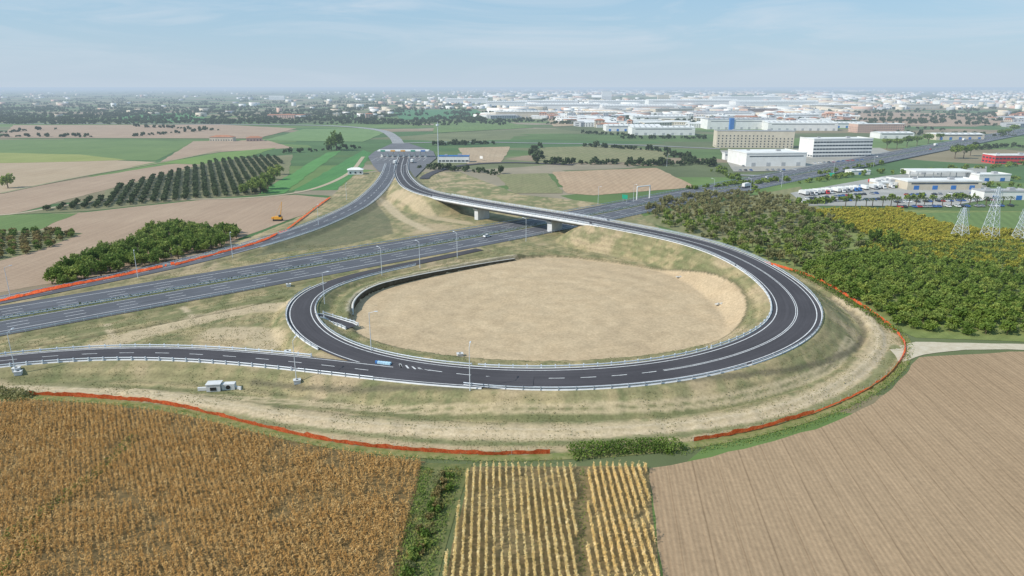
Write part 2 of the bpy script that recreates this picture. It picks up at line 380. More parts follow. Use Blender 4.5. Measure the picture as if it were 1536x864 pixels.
nz=M.n('ShaderNodeTexNoise'); nz.inputs['Scale'].default_value=.003; M.l(M.P(),nz.inputs['Vector'])
vv2=M.n('ShaderNodeVectorMath',operation='ADD'); M.l(vv,vv2.inputs[0]); 
sm=M.n('ShaderNodeVectorMath',operation='SCALE'); sm.inputs['Scale'].default_value=1.1; M.l(nz.outputs['Color'],sm.inputs[0]); M.l(sm.outputs[0],vv2.inputs[1])
vo=M.n('ShaderNodeTexVoronoi',distance='CHEBYCHEV'); vo.inputs['Scale'].default_value=1.; M.l(vv2.outputs[0],vo.inputs['Vector'])
sep=M.n('ShaderNodeSeparateColor'); M.l(vo.outputs['Color'],sep.inputs[0])
pc=M.ramp(sep.outputs[0],[(0,(.25,.19,.13)),(.12,(.09,.14,.045)),(.28,(.22,.18,.11)),(.38,(.12,.18,.055)),(.55,(.15,.16,.08)),(.68,(.07,.13,.045)),(.8,(.11,.13,.06)),(.92,(.25,.21,.15))],'CONSTANT')
pn=M.noise(.012,5,.7); pc=M.mix(.8,pc,M.ramp(pn,[(.3,(.65,.7,.65)),(.7,(1.25,1.25,1.25))]),'MULTIPLY')
cc=M.mix(att.outputs['Alpha'],pc,tc); M.bump(g,.4,.14); gm=M.fin(cc,.95)
me=np_mesh('ground',V,Fc,[gm])
ca=me.color_attributes.new('Col','FLOAT_COLOR','POINT')
A=np.concatenate([C,(INZ&core)[...,None].astype(float)],2).reshape(-1,4).astype(np.float32)
ca.data.foreach_set('color',A.ravel())
obj('ground',me,kind='structure')
# ---------------- field sheets
def sheet(name,px,mat,z=.06,jit=.5,kind='structure',seg=8.,world=None):
    poly=world or pxpoly(px)
    dist=np.mean([p[1] for p in poly])
    cs=closed_samples(poly,max(seg,dist*.02))
    bm=bmesh.new(); vs=[]
    for p in cs:
        j=jit*(1+dist/600); vs.append(bm.verts.new((p[0]+random.uniform(-j,j),p[1]+random.uniform(-j,j),z)))
    f=bm.faces.new(vs); 
    bmesh.ops.triangulate(bm,faces=[f]); bmesh.ops.recalc_face_normals(bm,faces=bm.faces)
    me=bpy.data.meshes.new(name); bm.to_mesh(me); bm.free(); me.materials.append(mat)
    return obj(name,me,kind=kind)
BRN=((.30,.21,.145),(.37,.27,.19)); TAN=((.34,.25,.16),(.40,.31,.21)); GRN=((.10,.16,.05),(.14,.20,.065)); BGR=((.05,.16,.045),(.08,.21,.06)); OLV=((.17,.18,.08),(.23,.21,.11))
fl=[
 ([(-150,345),(0,325),(130,318),(300,300),(440,292),(492,297),(455,322),(400,343),(330,368),(250,388),(120,418),(0,438),(-150,468)],BRN,.9,3.,.05),
 ([(-100,325),(30,322),(115,320),(60,344),(0,352),(-100,362)],GRN,.9,3,.09),
 ([(-100,350),(60,345),(125,350),(60,375),(0,392),(-100,400)],OLV,.9,3,.1),
 ([(20,322),(150,298),(160,285),(330,240),(400,235),(440,232),(425,290),(300,299),(130,317)],((.15,.15,.075),(.21,.2,.11)),.6,4,.13),
 ([(440,286),(545,225),(556,229),(545,250),(505,285)],BGR,.2,4,.12),
 ([(385,292),(490,229),(512,226),(425,290)],((.07,.19,.045),(.1,.24,.07)),.2,4,.16),
 ([(-60,245),(110,238),(235,243),(60,278),(0,290),(-80,300)],TAN,.5,6,.1),
 ([(-60,298),(250,247),(330,240),(160,284),(20,321),(-100,326)],BRN,.6,6,.08),
 ([(-60,210),(130,209),(290,212),(235,241),(0,238),(-60,240)],GRN,.6,8,.14),
 ([(-60,228),(120,232),(190,240),(100,243),(-60,246)],((.2,.23,.06),(.27,.28,.09)),.6,8,.2),
 ([(290,212),(400,210),(440,222),(330,228),(240,243)],BRN,.4,8,.15),
 ([(240,245),(330,229),(415,222),(370,236),(300,247)],((.12,.2,.05),(.16,.24,.06)),.4,8,.2),
 ([(395,211),(455,194),(560,192),(575,200),(545,213)],((.12,.2,.07),(.16,.24,.09)),.4,8,.3),
 ([(20,188),(330,187),(445,193),(385,208),(0,207)],BRN,.4,10,.35),
 ([(180,173),(300,169),(312,183),(185,184)],BGR,.4,10,.5),
 ([(590,165),(715,165),(738,177),(600,180)],((.05,.15,.06),(.08,.2,.08)),.4,10,.6),
 ([(650,182),(745,180),(800,192),(650,200)],GRN,.4,10,.55),
 ([(810,221),(935,219),(1005,229),(1000,243),(805,245)],OLV,.4,8,.2),
 ([(828,258),(985,252),(1045,281),(890,293),(850,290)],((.35,.24,.15),(.40,.29,.19)),.4,5,.15),
 ([(745,262),(822,260),(845,290),(770,290)],OLV,.4,5,.2),
 ([(688,222),(765,220),(752,245),(700,246)],TAN,.4,8,.2),
 ([(1270,168),(1500,171),(1600,186),(1400,190),(1285,182)],BRN,.4,10,.45),
 ([(820,178),(900,178),(930,186),(830,190)],TAN,.4,10,.45),
 ([(1355,320),(1600,318),(1600,350),(1445,346)],GRN,.4,5,.22),
 ([(1060,362),(1190,312),(1230,312),(1420,316),(1700,318),(1700,528),(1536,512),(1372,506),(1350,498),(1300,462),(1200,410),(1130,387)],((.13,.17,.05),(.21,.23,.08)),1.0,4.5,.07),
 ([(935,322),(1000,318),(1200,280),(1230,312),(1190,350),(1060,362)],OLV,.4,5,.11),
]
for i,(px,c,ang,per,z) in enumerate(fl):
    sheet('field',px,mat_field('field_soil',c[0],c[1],ang,per,.16,.02,dist=.5),z=z)
m_plough=mat_field('ploughed_soil',(.30,.207,.125),(.352,.25,.156),.13,.95,.2,.02,.1,.75,.3,5.2)
rf=[(975,704),(1040,690),(1140,668),(1240,638),(1310,606),(1352,568),(1378,536),(1536,527),(1750,524)]
sheet('ploughed_field',rf+[(2100,700),(2100,1000),(1010,1000)],m_plough,z=.06,jit=.3,seg=4)
sheet('corn_field_soil',[(-200,612),(45,600),(150,606),(240,617),(330,634),(400,653),(480,670),(560,682),(640,692),(630,740),(600,860),(590,1000),(-700,1000),(-500,700)],mat_basic('corn_stubble_soil',(.09,.07,.03),(.21,.14,.06),.7),z=.06,jit=.3)
sheet('corn_field_soil',[(705,700),(972,700),(1005,1000),(640,1000)],mat_basic('weedy_row_soil',(.13,.11,.05),(.25,.18,.09),.8),z=.06,jit=.2)
sheet('ditch_verge',[(632,694),(706,697),(655,880),(630,1000),(570,1000),(600,860)],mat_basic('weedy_ground',(.07,.10,.03),(.18,.17,.07),.5),z=.09,jit=.3)
q=fence_q.copy(); q[:,3]=0
i0=near(q,S(-60,594)); i1=near(q,S(1350,500))
V_,F_,U_=strip(q[i0:i1],[(0,.2,.08),(0,-1.6,.1),(0,-2.6,.085)])
obj('grass_verge',np_mesh('grass_verge',V_,F_,[mat_basic('verge_grass',(.11,.15,.04),(.27,.24,.11),.5)]),kind='structure')
sheet('path',[(1335,524),(1372,513),(1450,515),(1700,520),(1700,527),(1536,525),(1450,525),(1385,532),(1350,545)],mat_basic('pale_track',(.42,.36,.26),(.52,.46,.36),.5),z=.12,jit=.2,seg=4)
sheet('pavement',[(1185,290),(1330,264),(1480,250),(1480,300),(1420,310),(1210,309)],mat_basic('yard_paving',(.26,.26,.24),(.38,.37,.34),.05),z=.3,jit=.1)
sheet('pavement',[(1080,226),(1185,224),(1320,222),(1340,230),(1230,256),(1100,258)],mat_basic('industrial_yard',(.26,.25,.22),(.36,.34,.3),.03),z=.4,jit=.1)
sheet('pavement',[(578,268),(560,250),(552,236),(562,228),(588,216),(614,216),(650,228),(655,238),(640,250),(622,268)],mat_asphalt('plaza_asphalt',(.13,.13,.14)),z=.84,jit=.1,seg=30)
# ---------------- roads
def mk_road(name,q,mat,dz=0.): 
    V_,F_,U_=strip(q,[(-1,0,dz),(-.5,0,dz+.03),(0,0,dz+.05),(.5,0,dz+.03),(1,0,dz)]); return obj(name,np_mesh(name,V_,F_,[mat],uv=U_),kind='structure')
mk_road('motorway',MW,m_asph_mot,0.0); mk_road('slip_road',MAIN,m_asph_new,.06); mk_road('slip_road',DR,m_asph_new,.085); mk_road('slip_road',BR,m_asph_mot,.04)
def small_road(px,w,mat,z=.5,nm='road'):
    q=resample([list(S(u,v,z))+[w] for u,v in px],6.,1); mk_road(nm,q,mat); return q
small_road([(600,224),(597,214),(590,205),(573,196),(530,190.5),(460,187.5),(300,186.3),(150,185.5),(-50,185)],16,m_asph_old)
small_road([(604,214.5),(700,212.5),(800,214.5),(930,216.5),(1080,223)],9,m_asph_old)
small_road([(636,268),(642,262),(665,253),(705,246),(760,243),(860,247)],8,m_asph_new,.55)
small_road([(0,182),(200,180),(400,178)],8,m_asph_old)
small_road([(-50,323),(30,321),(150,299),(300,299),(440,291),(520,262),(545,235)],4,mat_basic('field_track',(.34,.28,.19),(.42,.35,.25),.2),.22,'track')
small_road([(0,290),(120,265),(240,244),(330,226)],4,mat_basic('verge_track',(.2,.2,.1),(.3,.27,.17),.2),.3,'track')
small_road([(1090,262),(1230,262),(1330,236),(1420,214)],7,m_asph_old,.46)
stub=np.array([list(SG(u,v))+[4.0] for u,v in ((476,474),(498,481),(528,492))]); stub=resample(stub,2,0)
stub[:,2]=[th(p[0],p[1])+.3 for p in stub]; stub[0,2]=max(stub[0,2],2.3)
mk_road('road',stub,m_asph_new)
def marks(q,lines,dz,name='road_marking'):
    Vs=[];Fs=[];b=0
    for k,o,w,dash,gap,i0,i1 in lines:
        qq=q[i0:i1]
        if len(qq)<3: continue
        if dash==0: segs=[qq]
        else:
            s=int((dash+gap)/2); dn=max(1,int(dash/2)); segs=[qq[j:j+dn+1] for j in range(0,len(qq)-dn,s)]
        for g in segs:
            if len(g)<2: continue
            V_,F_,_=strip(g,[(k,o-w/2,0),(k,o+w/2,0)])
            hw=g[:,3]/2
            for t in range(2):
                of=np.abs(k*hw+o); f=1-np.clip(of/hw,0,1); V_[t*len(g):(t+1)*len(g),2]+=dz+.1*np.minimum(f,.5)*.6+.02*np.clip(f-.5,0,1)*2
            Vs.append(V_);Fs.append(F_+b); b+=len(V_)
    return obj(name,np_mesh(name,np.concatenate(Vs),np.concatenate(Fs),[m_paint]),kind='structure')
n_=len(MW); ML=[]
for s in (-1,1):
    ML+=[(0,s*2.4,.26,0,0,0,n_),(0,s*6.15,.26,6,10,0,n_),(0,s*9.9,.26,6,10,0,n_),(0,s*13.7,.3,0,0,0,n_)]
marks(MW,ML,.012)
nm=len(MAIN); isp=near(MAIN,S(690,562,4)); i_l=near(MAIN,S(500,520,3)); i_m=near(MAIN,S(500,424,1.6)); i_e=near(MAIN,S(620,394,1))
marks(MAIN,[(-1,1.3,.28,0,0,0,i_e),(1,-1.3,.28,0,0,0,isp),(1,-.9,.28,0,0,i_l-14,i_m),(0,.25,.2,0,0,5,isp-25),(0,-.25,.2,0,0,5,isp-25),(0,0,.25,4,4,isp-25,isp+6)],.072)
d_l=near(DR,S(455,545,3.2))
marks(DR,[(1,-.8,.28,0,0,0,len(DR)),(-1,.8,.28,0,0,d_l-22,len(DR)),(0,0,.22,4,6,d_l-10,len(DR))],.097)
b_m=near(BR,S(330,382,1.5))
marks(BR,[(-1,.8,.28,0,0,0,len(BR)),(1,-.8,.28,0,0,0,b_m),(0,0,.25,6,6,0,len(BR))],.052)
mb=MB()
for k in range(7):
    i=near(DR,S(640-k*9,563,3.7)); n=normals(DR)[i]; t=np.array([n[1],-n[0]]); c=DR[i,:2]-n*(DR[i,3]/2-.6)
    wd=.5+.3*k; a=c; b=c-n*wd+t*1.5
    mb.quad((a[0],a[1],DR[i,2]+.135),(a[0]+t[0]*.6,a[1]+t[1]*.6,DR[i,2]+.135),(b[0]+t[0]*.6,b[1]+t[1]*.6,DR[i,2]+.135),(b[0],b[1],DR[i,2]+.135))
obj('road_marking',mb.mesh('road_marking',[m_paint]),kind='structure')
def kerb(q,side,i0,i1,wd=.4):
    V_,F_,_=strip(q[i0:i1],[(side,0*side,-.05),(side,.02*side,.14),(side,wd*side,.14),(side,(wd+.02)*side,-.5)])
    return obj('kerb',np_mesh('kerb',V_,F_,[m_conc2]),kind='structure')
post_mb=MB(); post_mb.box((0,0,.5),(.14,.14,1.0)); post_me=post_mb.mesh('post',[m_steel])
postw_mb=MB(); postw_mb.box((0,0,.45),(.3,.3,1.15)); postw_me=postw_mb.mesh('post',[m_steelw])
def rail(q,k,o,i0,i1,label='galvanised steel guard rail along the road edge',step=2,tall=False,white=False,name='guard_rail'):
    qq=q[i0:i1]; 
    if len(qq)<4: return
    org=qq[0,:3].copy(); root=obj(name,None,org,label=label,cat='guard rail',group='road guard rails')
    s=1 if (k+o)>0 else -1
    prof=[(k,o,.45),(k,o-.07*s,.53),(k,o,.61),(k,o-.07*s,.69),(k,o,.8),(k,o+.05*s,.8),(k,o+.05*s,.45)]
    V_,F_,_=strip(qq,prof,True,org); ms=m_steelw if white else m_steel
    obj('beam',np_mesh('beam',V_,F_,[ms]),(0,0,0),root)
    if tall:
        V_,F_,_=strip(qq,[(k,o,1.05),(k,o,1.17),(k,o+.1*s,1.17),(k,o+.1*s,1.05)],True,org); obj('top_rail',np_mesh('top_rail',V_,F_,[ms]),(0,0,0),root)
    n=normals(qq); rest=MB(); c=0
    for i in range(0,len(qq),step):
        of=k*qq[i,3]/2+o+.15*s; p=(qq[i,0]+n[i,0]*of-org[0],qq[i,1]+n[i,1]*of-org[1],qq[i,2]-org[2]-.05)
        if c<90: obj('post',postw_me if white else post_me,p,root)
        else: rest.box((p[0],p[1],p[2]+.5),(.14,.14,1.))
        c+=1
    if rest.v: obj('post',rest.mesh('post',[ms]),(0,0,0),root,kind='stuff')
kerb(MAIN,-1,0,i_e); kerb(MAIN,1,0,isp); kerb(MAIN,1,i_l,i_m)
kerb(DR,1,6,len(DR)); kerb(DR,-1,d_l,len(DR)); kerb(BR,-1,0,len(BR)); kerb(BR,1,0,near(BR,S(370,371,1.6)))
iA=near(MAIN,S(1135,401,7.5)); iB=near(MAIN,S(1095,537,5.3))
rail(MAIN,-1,-.3,0,a0,step=2); rail(MAIN,1,.3,0,a0)
for s in (-1,1): rail(MAIN,s,.3*s,a0,a1,'pale steel safety barrier on the overpass deck',2,True,True)
rail(MAIN,-1,-.3,a1,iA,tall=True); rail(MAIN,1,.3,a1,iA,tall=True)
rail(MAIN,-1,-.3,iA,iB,white=True); rail(MAIN,1,.3,iA,iB)
rail(MAIN,-1,-.3,iB,isp,white=True); rail(MAIN,1,.3,iB,isp)
rail(MAIN,-1,-.3,isp,i_m); rail(MAIN,-1,-.3,i_m,i_e); rail(MAIN,1,.3,i_l,i_m-4)
rail(DR,1,.3,20,d_l); rail(DR,1,.3,d_l,len(DR),white=True); rail(DR,-1,-.3,d_l,len(DR),white=True)
bb=near(BR,S(370,371,1.6)); rail(BR,-1,-.3,0,bb); rail(BR,-1,-.3,bb,len(BR)); rail(BR,1,.3,0,bb)
m1=near(MW,S(400,425,1)); m2=near(MW,S(760,360,1)); m3=near(MW,S(420,400,1))
rail(MW,-1,-.2,0,m1); rail(MW,-1,-.2,m2,len(MW)); rail(MW,1,.2,m3,len(MW))
rail(MW,0,1.1,0,len(MW)); rail(MW,0,-1.1,0,len(MW))
kerb(stub,1,0,len(stub),.5); kerb(stub,-1,0,len(stub),.5); rail(stub,1,.4,1,len(stub),white=True,step=1); rail(stub,-1,-.4,1,len(stub),white=True,step=1)
V_,F_,U_=strip(MW,[(0,-1.9,.06),(0,-1.7,.2),(0,1.7,.2),(0,1.9,.06)]); obj('median_strip',np_mesh('median_strip',V_,F_,[mat_basic('median_grass',(.1,.12,.05),(.2,.19,.1),.4)]),kind='structure')
# retaining wall on the basin rim, shade of the bank face painted into its colour
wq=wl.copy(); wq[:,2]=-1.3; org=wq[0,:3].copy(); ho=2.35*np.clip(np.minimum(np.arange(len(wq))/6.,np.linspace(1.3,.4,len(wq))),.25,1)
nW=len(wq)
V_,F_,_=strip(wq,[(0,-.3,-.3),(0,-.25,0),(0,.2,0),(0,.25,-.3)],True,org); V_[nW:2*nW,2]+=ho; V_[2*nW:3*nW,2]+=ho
rw=obj('retaining_wall',None,org,None,'long curved retaining wall in painted shade edging the bare basin','wall'); obj('wall_face',np_mesh('wall_face',V_,F_,[m_shadewall]),(0,0,0),rw)
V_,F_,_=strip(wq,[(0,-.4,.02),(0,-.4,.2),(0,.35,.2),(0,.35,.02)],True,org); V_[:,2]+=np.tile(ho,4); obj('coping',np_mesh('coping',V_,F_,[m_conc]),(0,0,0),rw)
def leafquads(cent,size,rg,up=.6):
    n=len(cent); a=rg.normal(size=(n,3)); a/=np.linalg.norm(a,axis=1)[:,None]; a[:,2]+=up*np.sign(rg.uniform(-.2,1,n)); a/=np.linalg.norm(a,axis=1)[:,None]
    b=rg.normal(size=(n,3)); b-=a*(a*b).sum(1)[:,None]; b/=np.linalg.norm(b,axis=1)[:,None]
    c=np.cross(a,b); s=(size*rg.uniform(.6,1.3,n))[:,None]
    e=rg.uniform(.5,.9,n)[:,None]
    V_=np.stack([cent-b*s,cent-c*s*e,cent+b*s,cent+c*s*e],1).reshape(-1,3)
    return V_,np.arange(4*n).reshape(-1,4)
leaf_dk=mat_leaf('dark_green_leaves',(.05,.075,.03),(.07,.10,.038),(.10,.135,.05))
leaf_md=mat_leaf('green_leaves',(.095,.155,.028),(.145,.22,.042),(.21,.285,.06))
leaf_lt=mat_leaf('light_green_leaves',(.14,.205,.045),(.20,.265,.06),(.27,.33,.085))
leaf_yl=mat_leaf('yellowing_leaves',(.21,.24,.035),(.31,.31,.05),(.43,.39,.07))
leaf_ol=mat_leaf('olive_leaves',(.15,.165,.07),(.21,.215,.095),(.28,.265,.13))
leaf_rd=mat_leaf('russet_leaves',(.20,.15,.06),(.25,.20,.08),(.17,.20,.06))
corn_mt=mat_leaf('dry_corn_leaves',(.46,.235,.07),(.64,.37,.13),(.80,.56,.27),.6,.3)
corn_gr=mat_leaf('dry_corn_pale_leaves',(.55,.39,.14),(.74,.56,.25),(.85,.72,.42),.6,.3)
weed_mt=mat_leaf('weed_leaves',(.10,.17,.035),(.19,.26,.06),(.33,.25,.09),.35)
n=normals(MW); idx=np.repeat(np.arange(len(MW)),14); c=np.stack([MW[idx,0],MW[idx,1],np.full(len(idx),1.5)],1)+rng.normal(size=(len(idx),3))*np.array([.5,.5,.25])
V_,F_=leafquads(c,np.full(len(c),.3),rng); obj('hedge',np_mesh('hedge',V_,F_,[leaf_dk]),label='low dark green hedge in the motorway median',cat='hedge',kind='stuff')
# ---------------- overpass
org=MAIN[a0,:3].copy(); org[2]=0
bridge=obj('overpass_bridge',None,org,label='concrete road overpass on wide piers crossing the motorway',cat='bridge')
qb=MAIN[a0-2:a1+3]
V_,F_,_=strip(qb,[(-1,-.9,-.03),(1,.9,-.03),(1,.9,-1.0),(1,-1.6,-1.1),(-1,1.6,-1.1),(-1,-.9,-1.0)],True,org); obj('deck',np_mesh('deck',V_,F_,[m_conc2]),(0,0,0),bridge)
for k,o in ((-1,3.2),(1,-3.2)):
    V_,F_,_=strip(qb,[(k,o-1.2,-1.12),(k,o+1.2,-1.12),(k,o+1.,-2.5),(k,o-1.,-2.5)],True,org); obj('girder',np_mesh('girder',V_,F_,[m_girder]),(0,0,0),bridge)
nb=normals(MAIN)
for (u,v) in ((724,305.5),(834,323.5)):
    i=near(MAIN,S(u,v,9.2)); ang=math.atan2(nb[i,1],nb[i,0]); p=MAIN[i]; zt=p[2]-2.52; zb=min(0,th(p[0],p[1]))-1.
    mb=MB(); mb.box((0,0,(zt-1.2+zb)/2),(9,3.2,zt-1.2-zb)); mb.box((0,0,zt-.6),(9.4,3.6,1.2),top=(1.22,1))
    o=obj('pier',mb.mesh('pier',[m_conc2]),(p[0]-org[0],p[1]-org[1],0),bridge,rz=ang)
    bv=o.modifiers.new('b','BEVEL'); bv.width=.15; bv.segments=2
for i in (a0-1,a1+1):
    ang=math.atan2(nb[i,1],nb[i,0]); p=MAIN[i]; mb=MB(); mb.box((0,0,p[2]-3.6),(15,1.6,6)); obj('abutment',mb.mesh('abutment',[m_conc2]),(p[0]-org[0],p[1]-org[1],0),bridge,rz=ang)
# ---------------- fences
fp=MB(); fp.cyl((0,0,-.1),(0,0,1.5),.03,.03,5); fpost=fp.mesh('post',[m_steel])
def fence(pts,h=1.15,label='orange plastic safety netting fence along the site boundary'):
    q=resample([list(SG(u,v))+[0] for u,v in pts],.9,1)
    org=q[0,:3].copy(); root=obj('safety_fence',None,org,label=label,cat='fence',group='orange safety fences')
    n=len(q); z0=np.array([th(p[0],p[1]) for p in q]); t=h*(.6+.75*fbm(q[:,0]/3,q[:,1]/3,2))+rng.uniform(-.15,.1,n); b0=rng.uniform(0,.2,n)
    nn=normals(q); jx=(fbm(q[:,0]/2,q[:,1]/2,6)-.5)*.9-.25
    Vv=np.concatenate([np.stack([q[:,0]-org[0],q[:,1]-org[1],z0-org[2]+b0],1),np.stack([q[:,0]-org[0]+nn[:,0]*jx,q[:,1]-org[1]+nn[:,1]*jx,z0-org[2]+t],1)])
    i=np.arange(n-1); i=i[(fbm(q[:-1,0]/4,q[:-1,1]/4,44)>.22)]; Ff=np.stack([i,i+1,n+i+1,n+i],1)
    obj('netting',np_mesh('netting',Vv,Ff,[m_orange]),(0,0,0),root)
    c=0
    for k in range(0,n,4):
        if c>=90: break
        obj('post',fpost,(q[k,0]-org[0],q[k,1]-org[1],z0[k]-org[2]),root); c+=1
fence(FENCE[1:11],1.3); fence([(1040,663),(1130,646),(1220,621)],1.25); fence([(1220,621),(1290,590),(1338,556),(1357,520),(1342,496)],.85); fence([(1342,496),(1300,465),(1262,440),(1225,420),(1180,404),(1120,388)],1.05)
fence([(-120,478),(0,453),(100,431),(200,411),(262,397)],1.3); fence([(262,399),(320,383),(400,360),(440,338),(470,315),(495,297)],1.2)
# ---------------- vegetation
def crown(seed,R,Hh,zc,ncl,per,size):
    r=np.random.default_rng(seed); out=[]
    for i in range(ncl):
        a=r.uniform(0,2*math.pi); e=r.uniform(-.6,1); rr=r.uniform(.35,.85)
        c=np.array([math.cos(a)*math.sqrt(max(0,1-e*e*.7))*R*rr,math.sin(a)*math.sqrt(max(0,1-e*e*.7))*R*rr,zc+e*Hh*rr])
        p=r.normal(size=(per,3)); p/=np.linalg.norm(p,axis=1)[:,None]; p*=r.uniform(.4,1.,(per,1))*R*r.uniform(.3,.46)
        out.append(c+p)
    c=np.concatenate(out); return leafquads(c,np.full(len(c),size),r)
def trunkmb(h,r,R,seed,zc):
    rr=random.Random(seed); mb=MB(); mb.cyl((0,0,-.2),(rr.uniform(-.1,.1),0,h),r,r*.65,7)
    for k in range(4):
        a=k*1.57+rr.uniform(-.4,.4); mb.cyl((0,0,h*.85),(math.cos(a)*R*.55,math.sin(a)*R*.55,zc+rr.uniform(0,.3)*R),r*.5,r*.18,5,caps=False)
    return mb
def tree_single(seed,R,Hh,zc,ncl,per,size,leaf,tr=.14,name='tree'):
    mb=trunkmb(zc*.6,tr,R,seed,zc); V1=np.array(mb.v); F1=[list(f) for f in mb.f if len(f)==4]
    V2,F2=crown(seed,R,Hh,zc,ncl,per,size)
    F1=np.array(F1); Fa=np.concatenate([F1,F2+len(V1)])
    return np_mesh(name,np.concatenate([V1,V2]),Fa,[m_bark,leaf],[0]*len(F1)+[1]*len(F2))
def scatter_poly(px,spx,spy,ang,jit=.25,world=None):
    poly=world or pxpoly(px); xs=[p[0] for p in poly]; ys=[p[1] for p in poly]; cx,cy=np.mean(xs),np.mean(ys)
    R=max(max(xs)-min(xs),max(ys)-min(ys))
    a=np.arange(-R,R,spx); b=np.arange(-R,R,spy); A_,B_=np.meshgrid(a,b,indexing='ij'); A_=A_.ravel()+rng.normal(size=A_.size)*jit; B_=B_.ravel()+rng.normal(size=B_.size)*jit
    x=cx+A_*math.cos(ang)-B_*math.sin(ang); y=cy+A_*math.sin(ang)+B_*math.cos(ang); m=inpoly(x,y,poly)
    return np.stack([x[m],y[m]],1)
def visible(p,mar=60):
    zc=p[1]*CP+(CAMH-2)*SP
    u=768+F*p[0]/zc; return -mar<u<1536+mar
def plant(name,pts,meshes,label,cat,group,zmax=300,smin=.8,smax=1.2):
    pts=[p for p in pts if visible(p)]
    pts=sorted(pts,key=lambda p:p[1]); 
    for p in pts[:zmax]:
        s=random.uniform(smin,smax); obj(name,random.choice(meshes),(p[0],p[1],th(p[0],p[1])-.05),None,label,cat,None,group,random.uniform(0,6.28),(s*random.uniform(.9,1.1),s,s*random.uniform(.85,1.1)))
    rest=pts[zmax:]
    if len(rest):
        me=meshes[0]; n=len(me.vertices); v=np.zeros(n*3,np.float32); me.vertices.foreach_get('co',v); v=v.reshape(-1,3); k=len(me.polygons)
        f=np.zeros(k*4,np.int32); me.loops.foreach_get('vertex_index',f); f=f.reshape(-1,4); mi=np.zeros(k,np.int32); me.polygons.foreach_get('material_index',mi)
        VV=[];FF=[];MM=[]
        for j,p in enumerate(rest):
            a=random.uniform(0,6.28); s=random.uniform(smin,smax); w=v*s; VV.append(np.stack([w[:,0]*math.cos(a)-w[:,1]*math.sin(a)+p[0],w[:,0]*math.sin(a)+w[:,1]*math.cos(a)+p[1],w[:,2]],1)); FF.append(f+j*n); MM.append(mi)
        obj(name,np_mesh(name,np.concatenate(VV),np.concatenate(FF),list(me.materials),np.concatenate(MM)),label=label,cat=cat,kind='stuff',group=group)
og=[tree_single(s,2.3,1.7,2.2,14,28,.34,leaf_md) for s in (1,2)]+[tree_single(s,2.2,1.6,2.2,14,28,.34,leaf_lt) for s in (4,5)]
P1=scatter_poly([(1195,408),(1240,392),(1290,380),(1400,395),(1536,412),(1620,418),(1620,512),(1536,506),(1375,500),(1350,492),(1300,458)],4.2,4.6,.85,.45)
plant('fruit_tree',P1,og,'leafy green fruit tree in a dense orchard','tree','green orchard trees',300)
oy=[tree_single(s,1.6,1.3,1.8,9,20,.36,leaf_yl) for s in (11,12)]+[tree_single(s,1.6,1.3,1.8,9,20,.36,leaf_lt) for s in (13,14)]
P2=scatter_poly([(1215,318),(1340,316),(1440,345),(1600,352),(1620,416),(1536,410),(1400,393),(1290,376),(1310,360),(1260,340)],4.4,2.8,.85,.2)
plant('yellow_orchard_tree',P2,oy,'small yellowing fruit tree in an orchard row','tree','yellow orchard trees',300)
od=[tree_single(s,1.9,1.5,2.0,9,18,.42,leaf_dk) for s in (21,22)]
P3=scatter_poly([(45,319),(155,298),(170,283),(330,241),(400,236),(425,240),(400,290),(300,298),(150,312)],6.6,3.1,.42,.15)
plant('orchard_tree',P3,od,'dark green round fruit tree in an orchard row','tree','dark orchard trees',300)
def tree_proto(seed,R,Hh,zc,ncl,per,size,leaf,tr=.22):
    V2,F2=crown(seed,R,Hh,zc,ncl,per,size)
    return (trunkmb(zc*.6,tr,R,seed,zc).mesh('trunk',[m_bark]),np_mesh('crown',V2,F2,[leaf]))
def tree_obj(name,proto,p,label,group,s=1.):
    root=obj(name,None,(p[0],p[1],th(p[0],p[1])-.05),None,label,'tree',None,group,random.uniform(0,6.28),s)
    obj('trunk',proto[0],(0,0,0),root); obj('crown',proto[1],(0,0,0),root)
pl=[tree_proto(s,2.4,2.3,3.,18,36,.34,l) for s,l in ((31,leaf_lt),(32,leaf_lt),(33,leaf_md))]
for p in scatter_poly([(75,416),(110,396),(150,383),(190,373),(215,353),(262,340),(300,347),(355,345),(362,360),(330,374),(290,382),(240,398),(180,409),(120,427),(80,434)],4.3,4.3,.5,1.):
    if random.random()<.92: tree_obj('poplar_tree',random.choice(pl),p,'bushy green young tree in a dense clump beside the ploughed field','trees beside the ploughed field',random.uniform(.7,1.35))
rd=[tree_proto(s,2.,1.5,1.7,12,24,.38,l) for s,l in ((41,leaf_rd),(42,leaf_md))]
for p in scatter_poly([(-20,352),(60,347),(120,350),(60,378),(-20,392)],5,5,.6,.5): tree_obj('fruit_tree',random.choice(rd),p,'russet and green fruit tree at the field edge','russet fruit trees',random.uniform(.8,1.1))
br=[tree_single(s,2.1,2.,2.4,13,24,.36,l) for s,l in ((51,leaf_ol),(52,leaf_ol),(53,leaf_md),(54,leaf_ol),(55,leaf_lt),(56,leaf_lt),(57,leaf_md))]
P4=scatter_poly([(965,318),(1000,300),(1060,292),(1110,290),(1190,300),(1215,318),(1290,350),(1300,372),(1240,392),(1195,405),(1130,385),(1060,362),(1000,340)],5.4,5.6,.4,1.8)
plant('scrub_tree',P4,br,'mixed olive and green scrub tree beside the embankment','tree','scrub trees by the embankment',300,.5,1.35)
for (u,v,s) in ((391,290,2.4),(378,288,2.),(402,284,2.6),(412,270,2.2),(366,292,1.6),(420,262,1.8),(505,226,4.2),(497,225,3.0),(12,282,2.2),(1335,375,1.8),(1310,368,1.6)):
    tree_obj('broadleaf_tree',pl[0 if u<430 else 2],S(u,v),'rounded green tree standing at a field edge','field edge trees',s)
pin=[tree_proto(s,5.,1.5,7.5,16,40,.8,leaf_md,.35) for s in (61,62)]
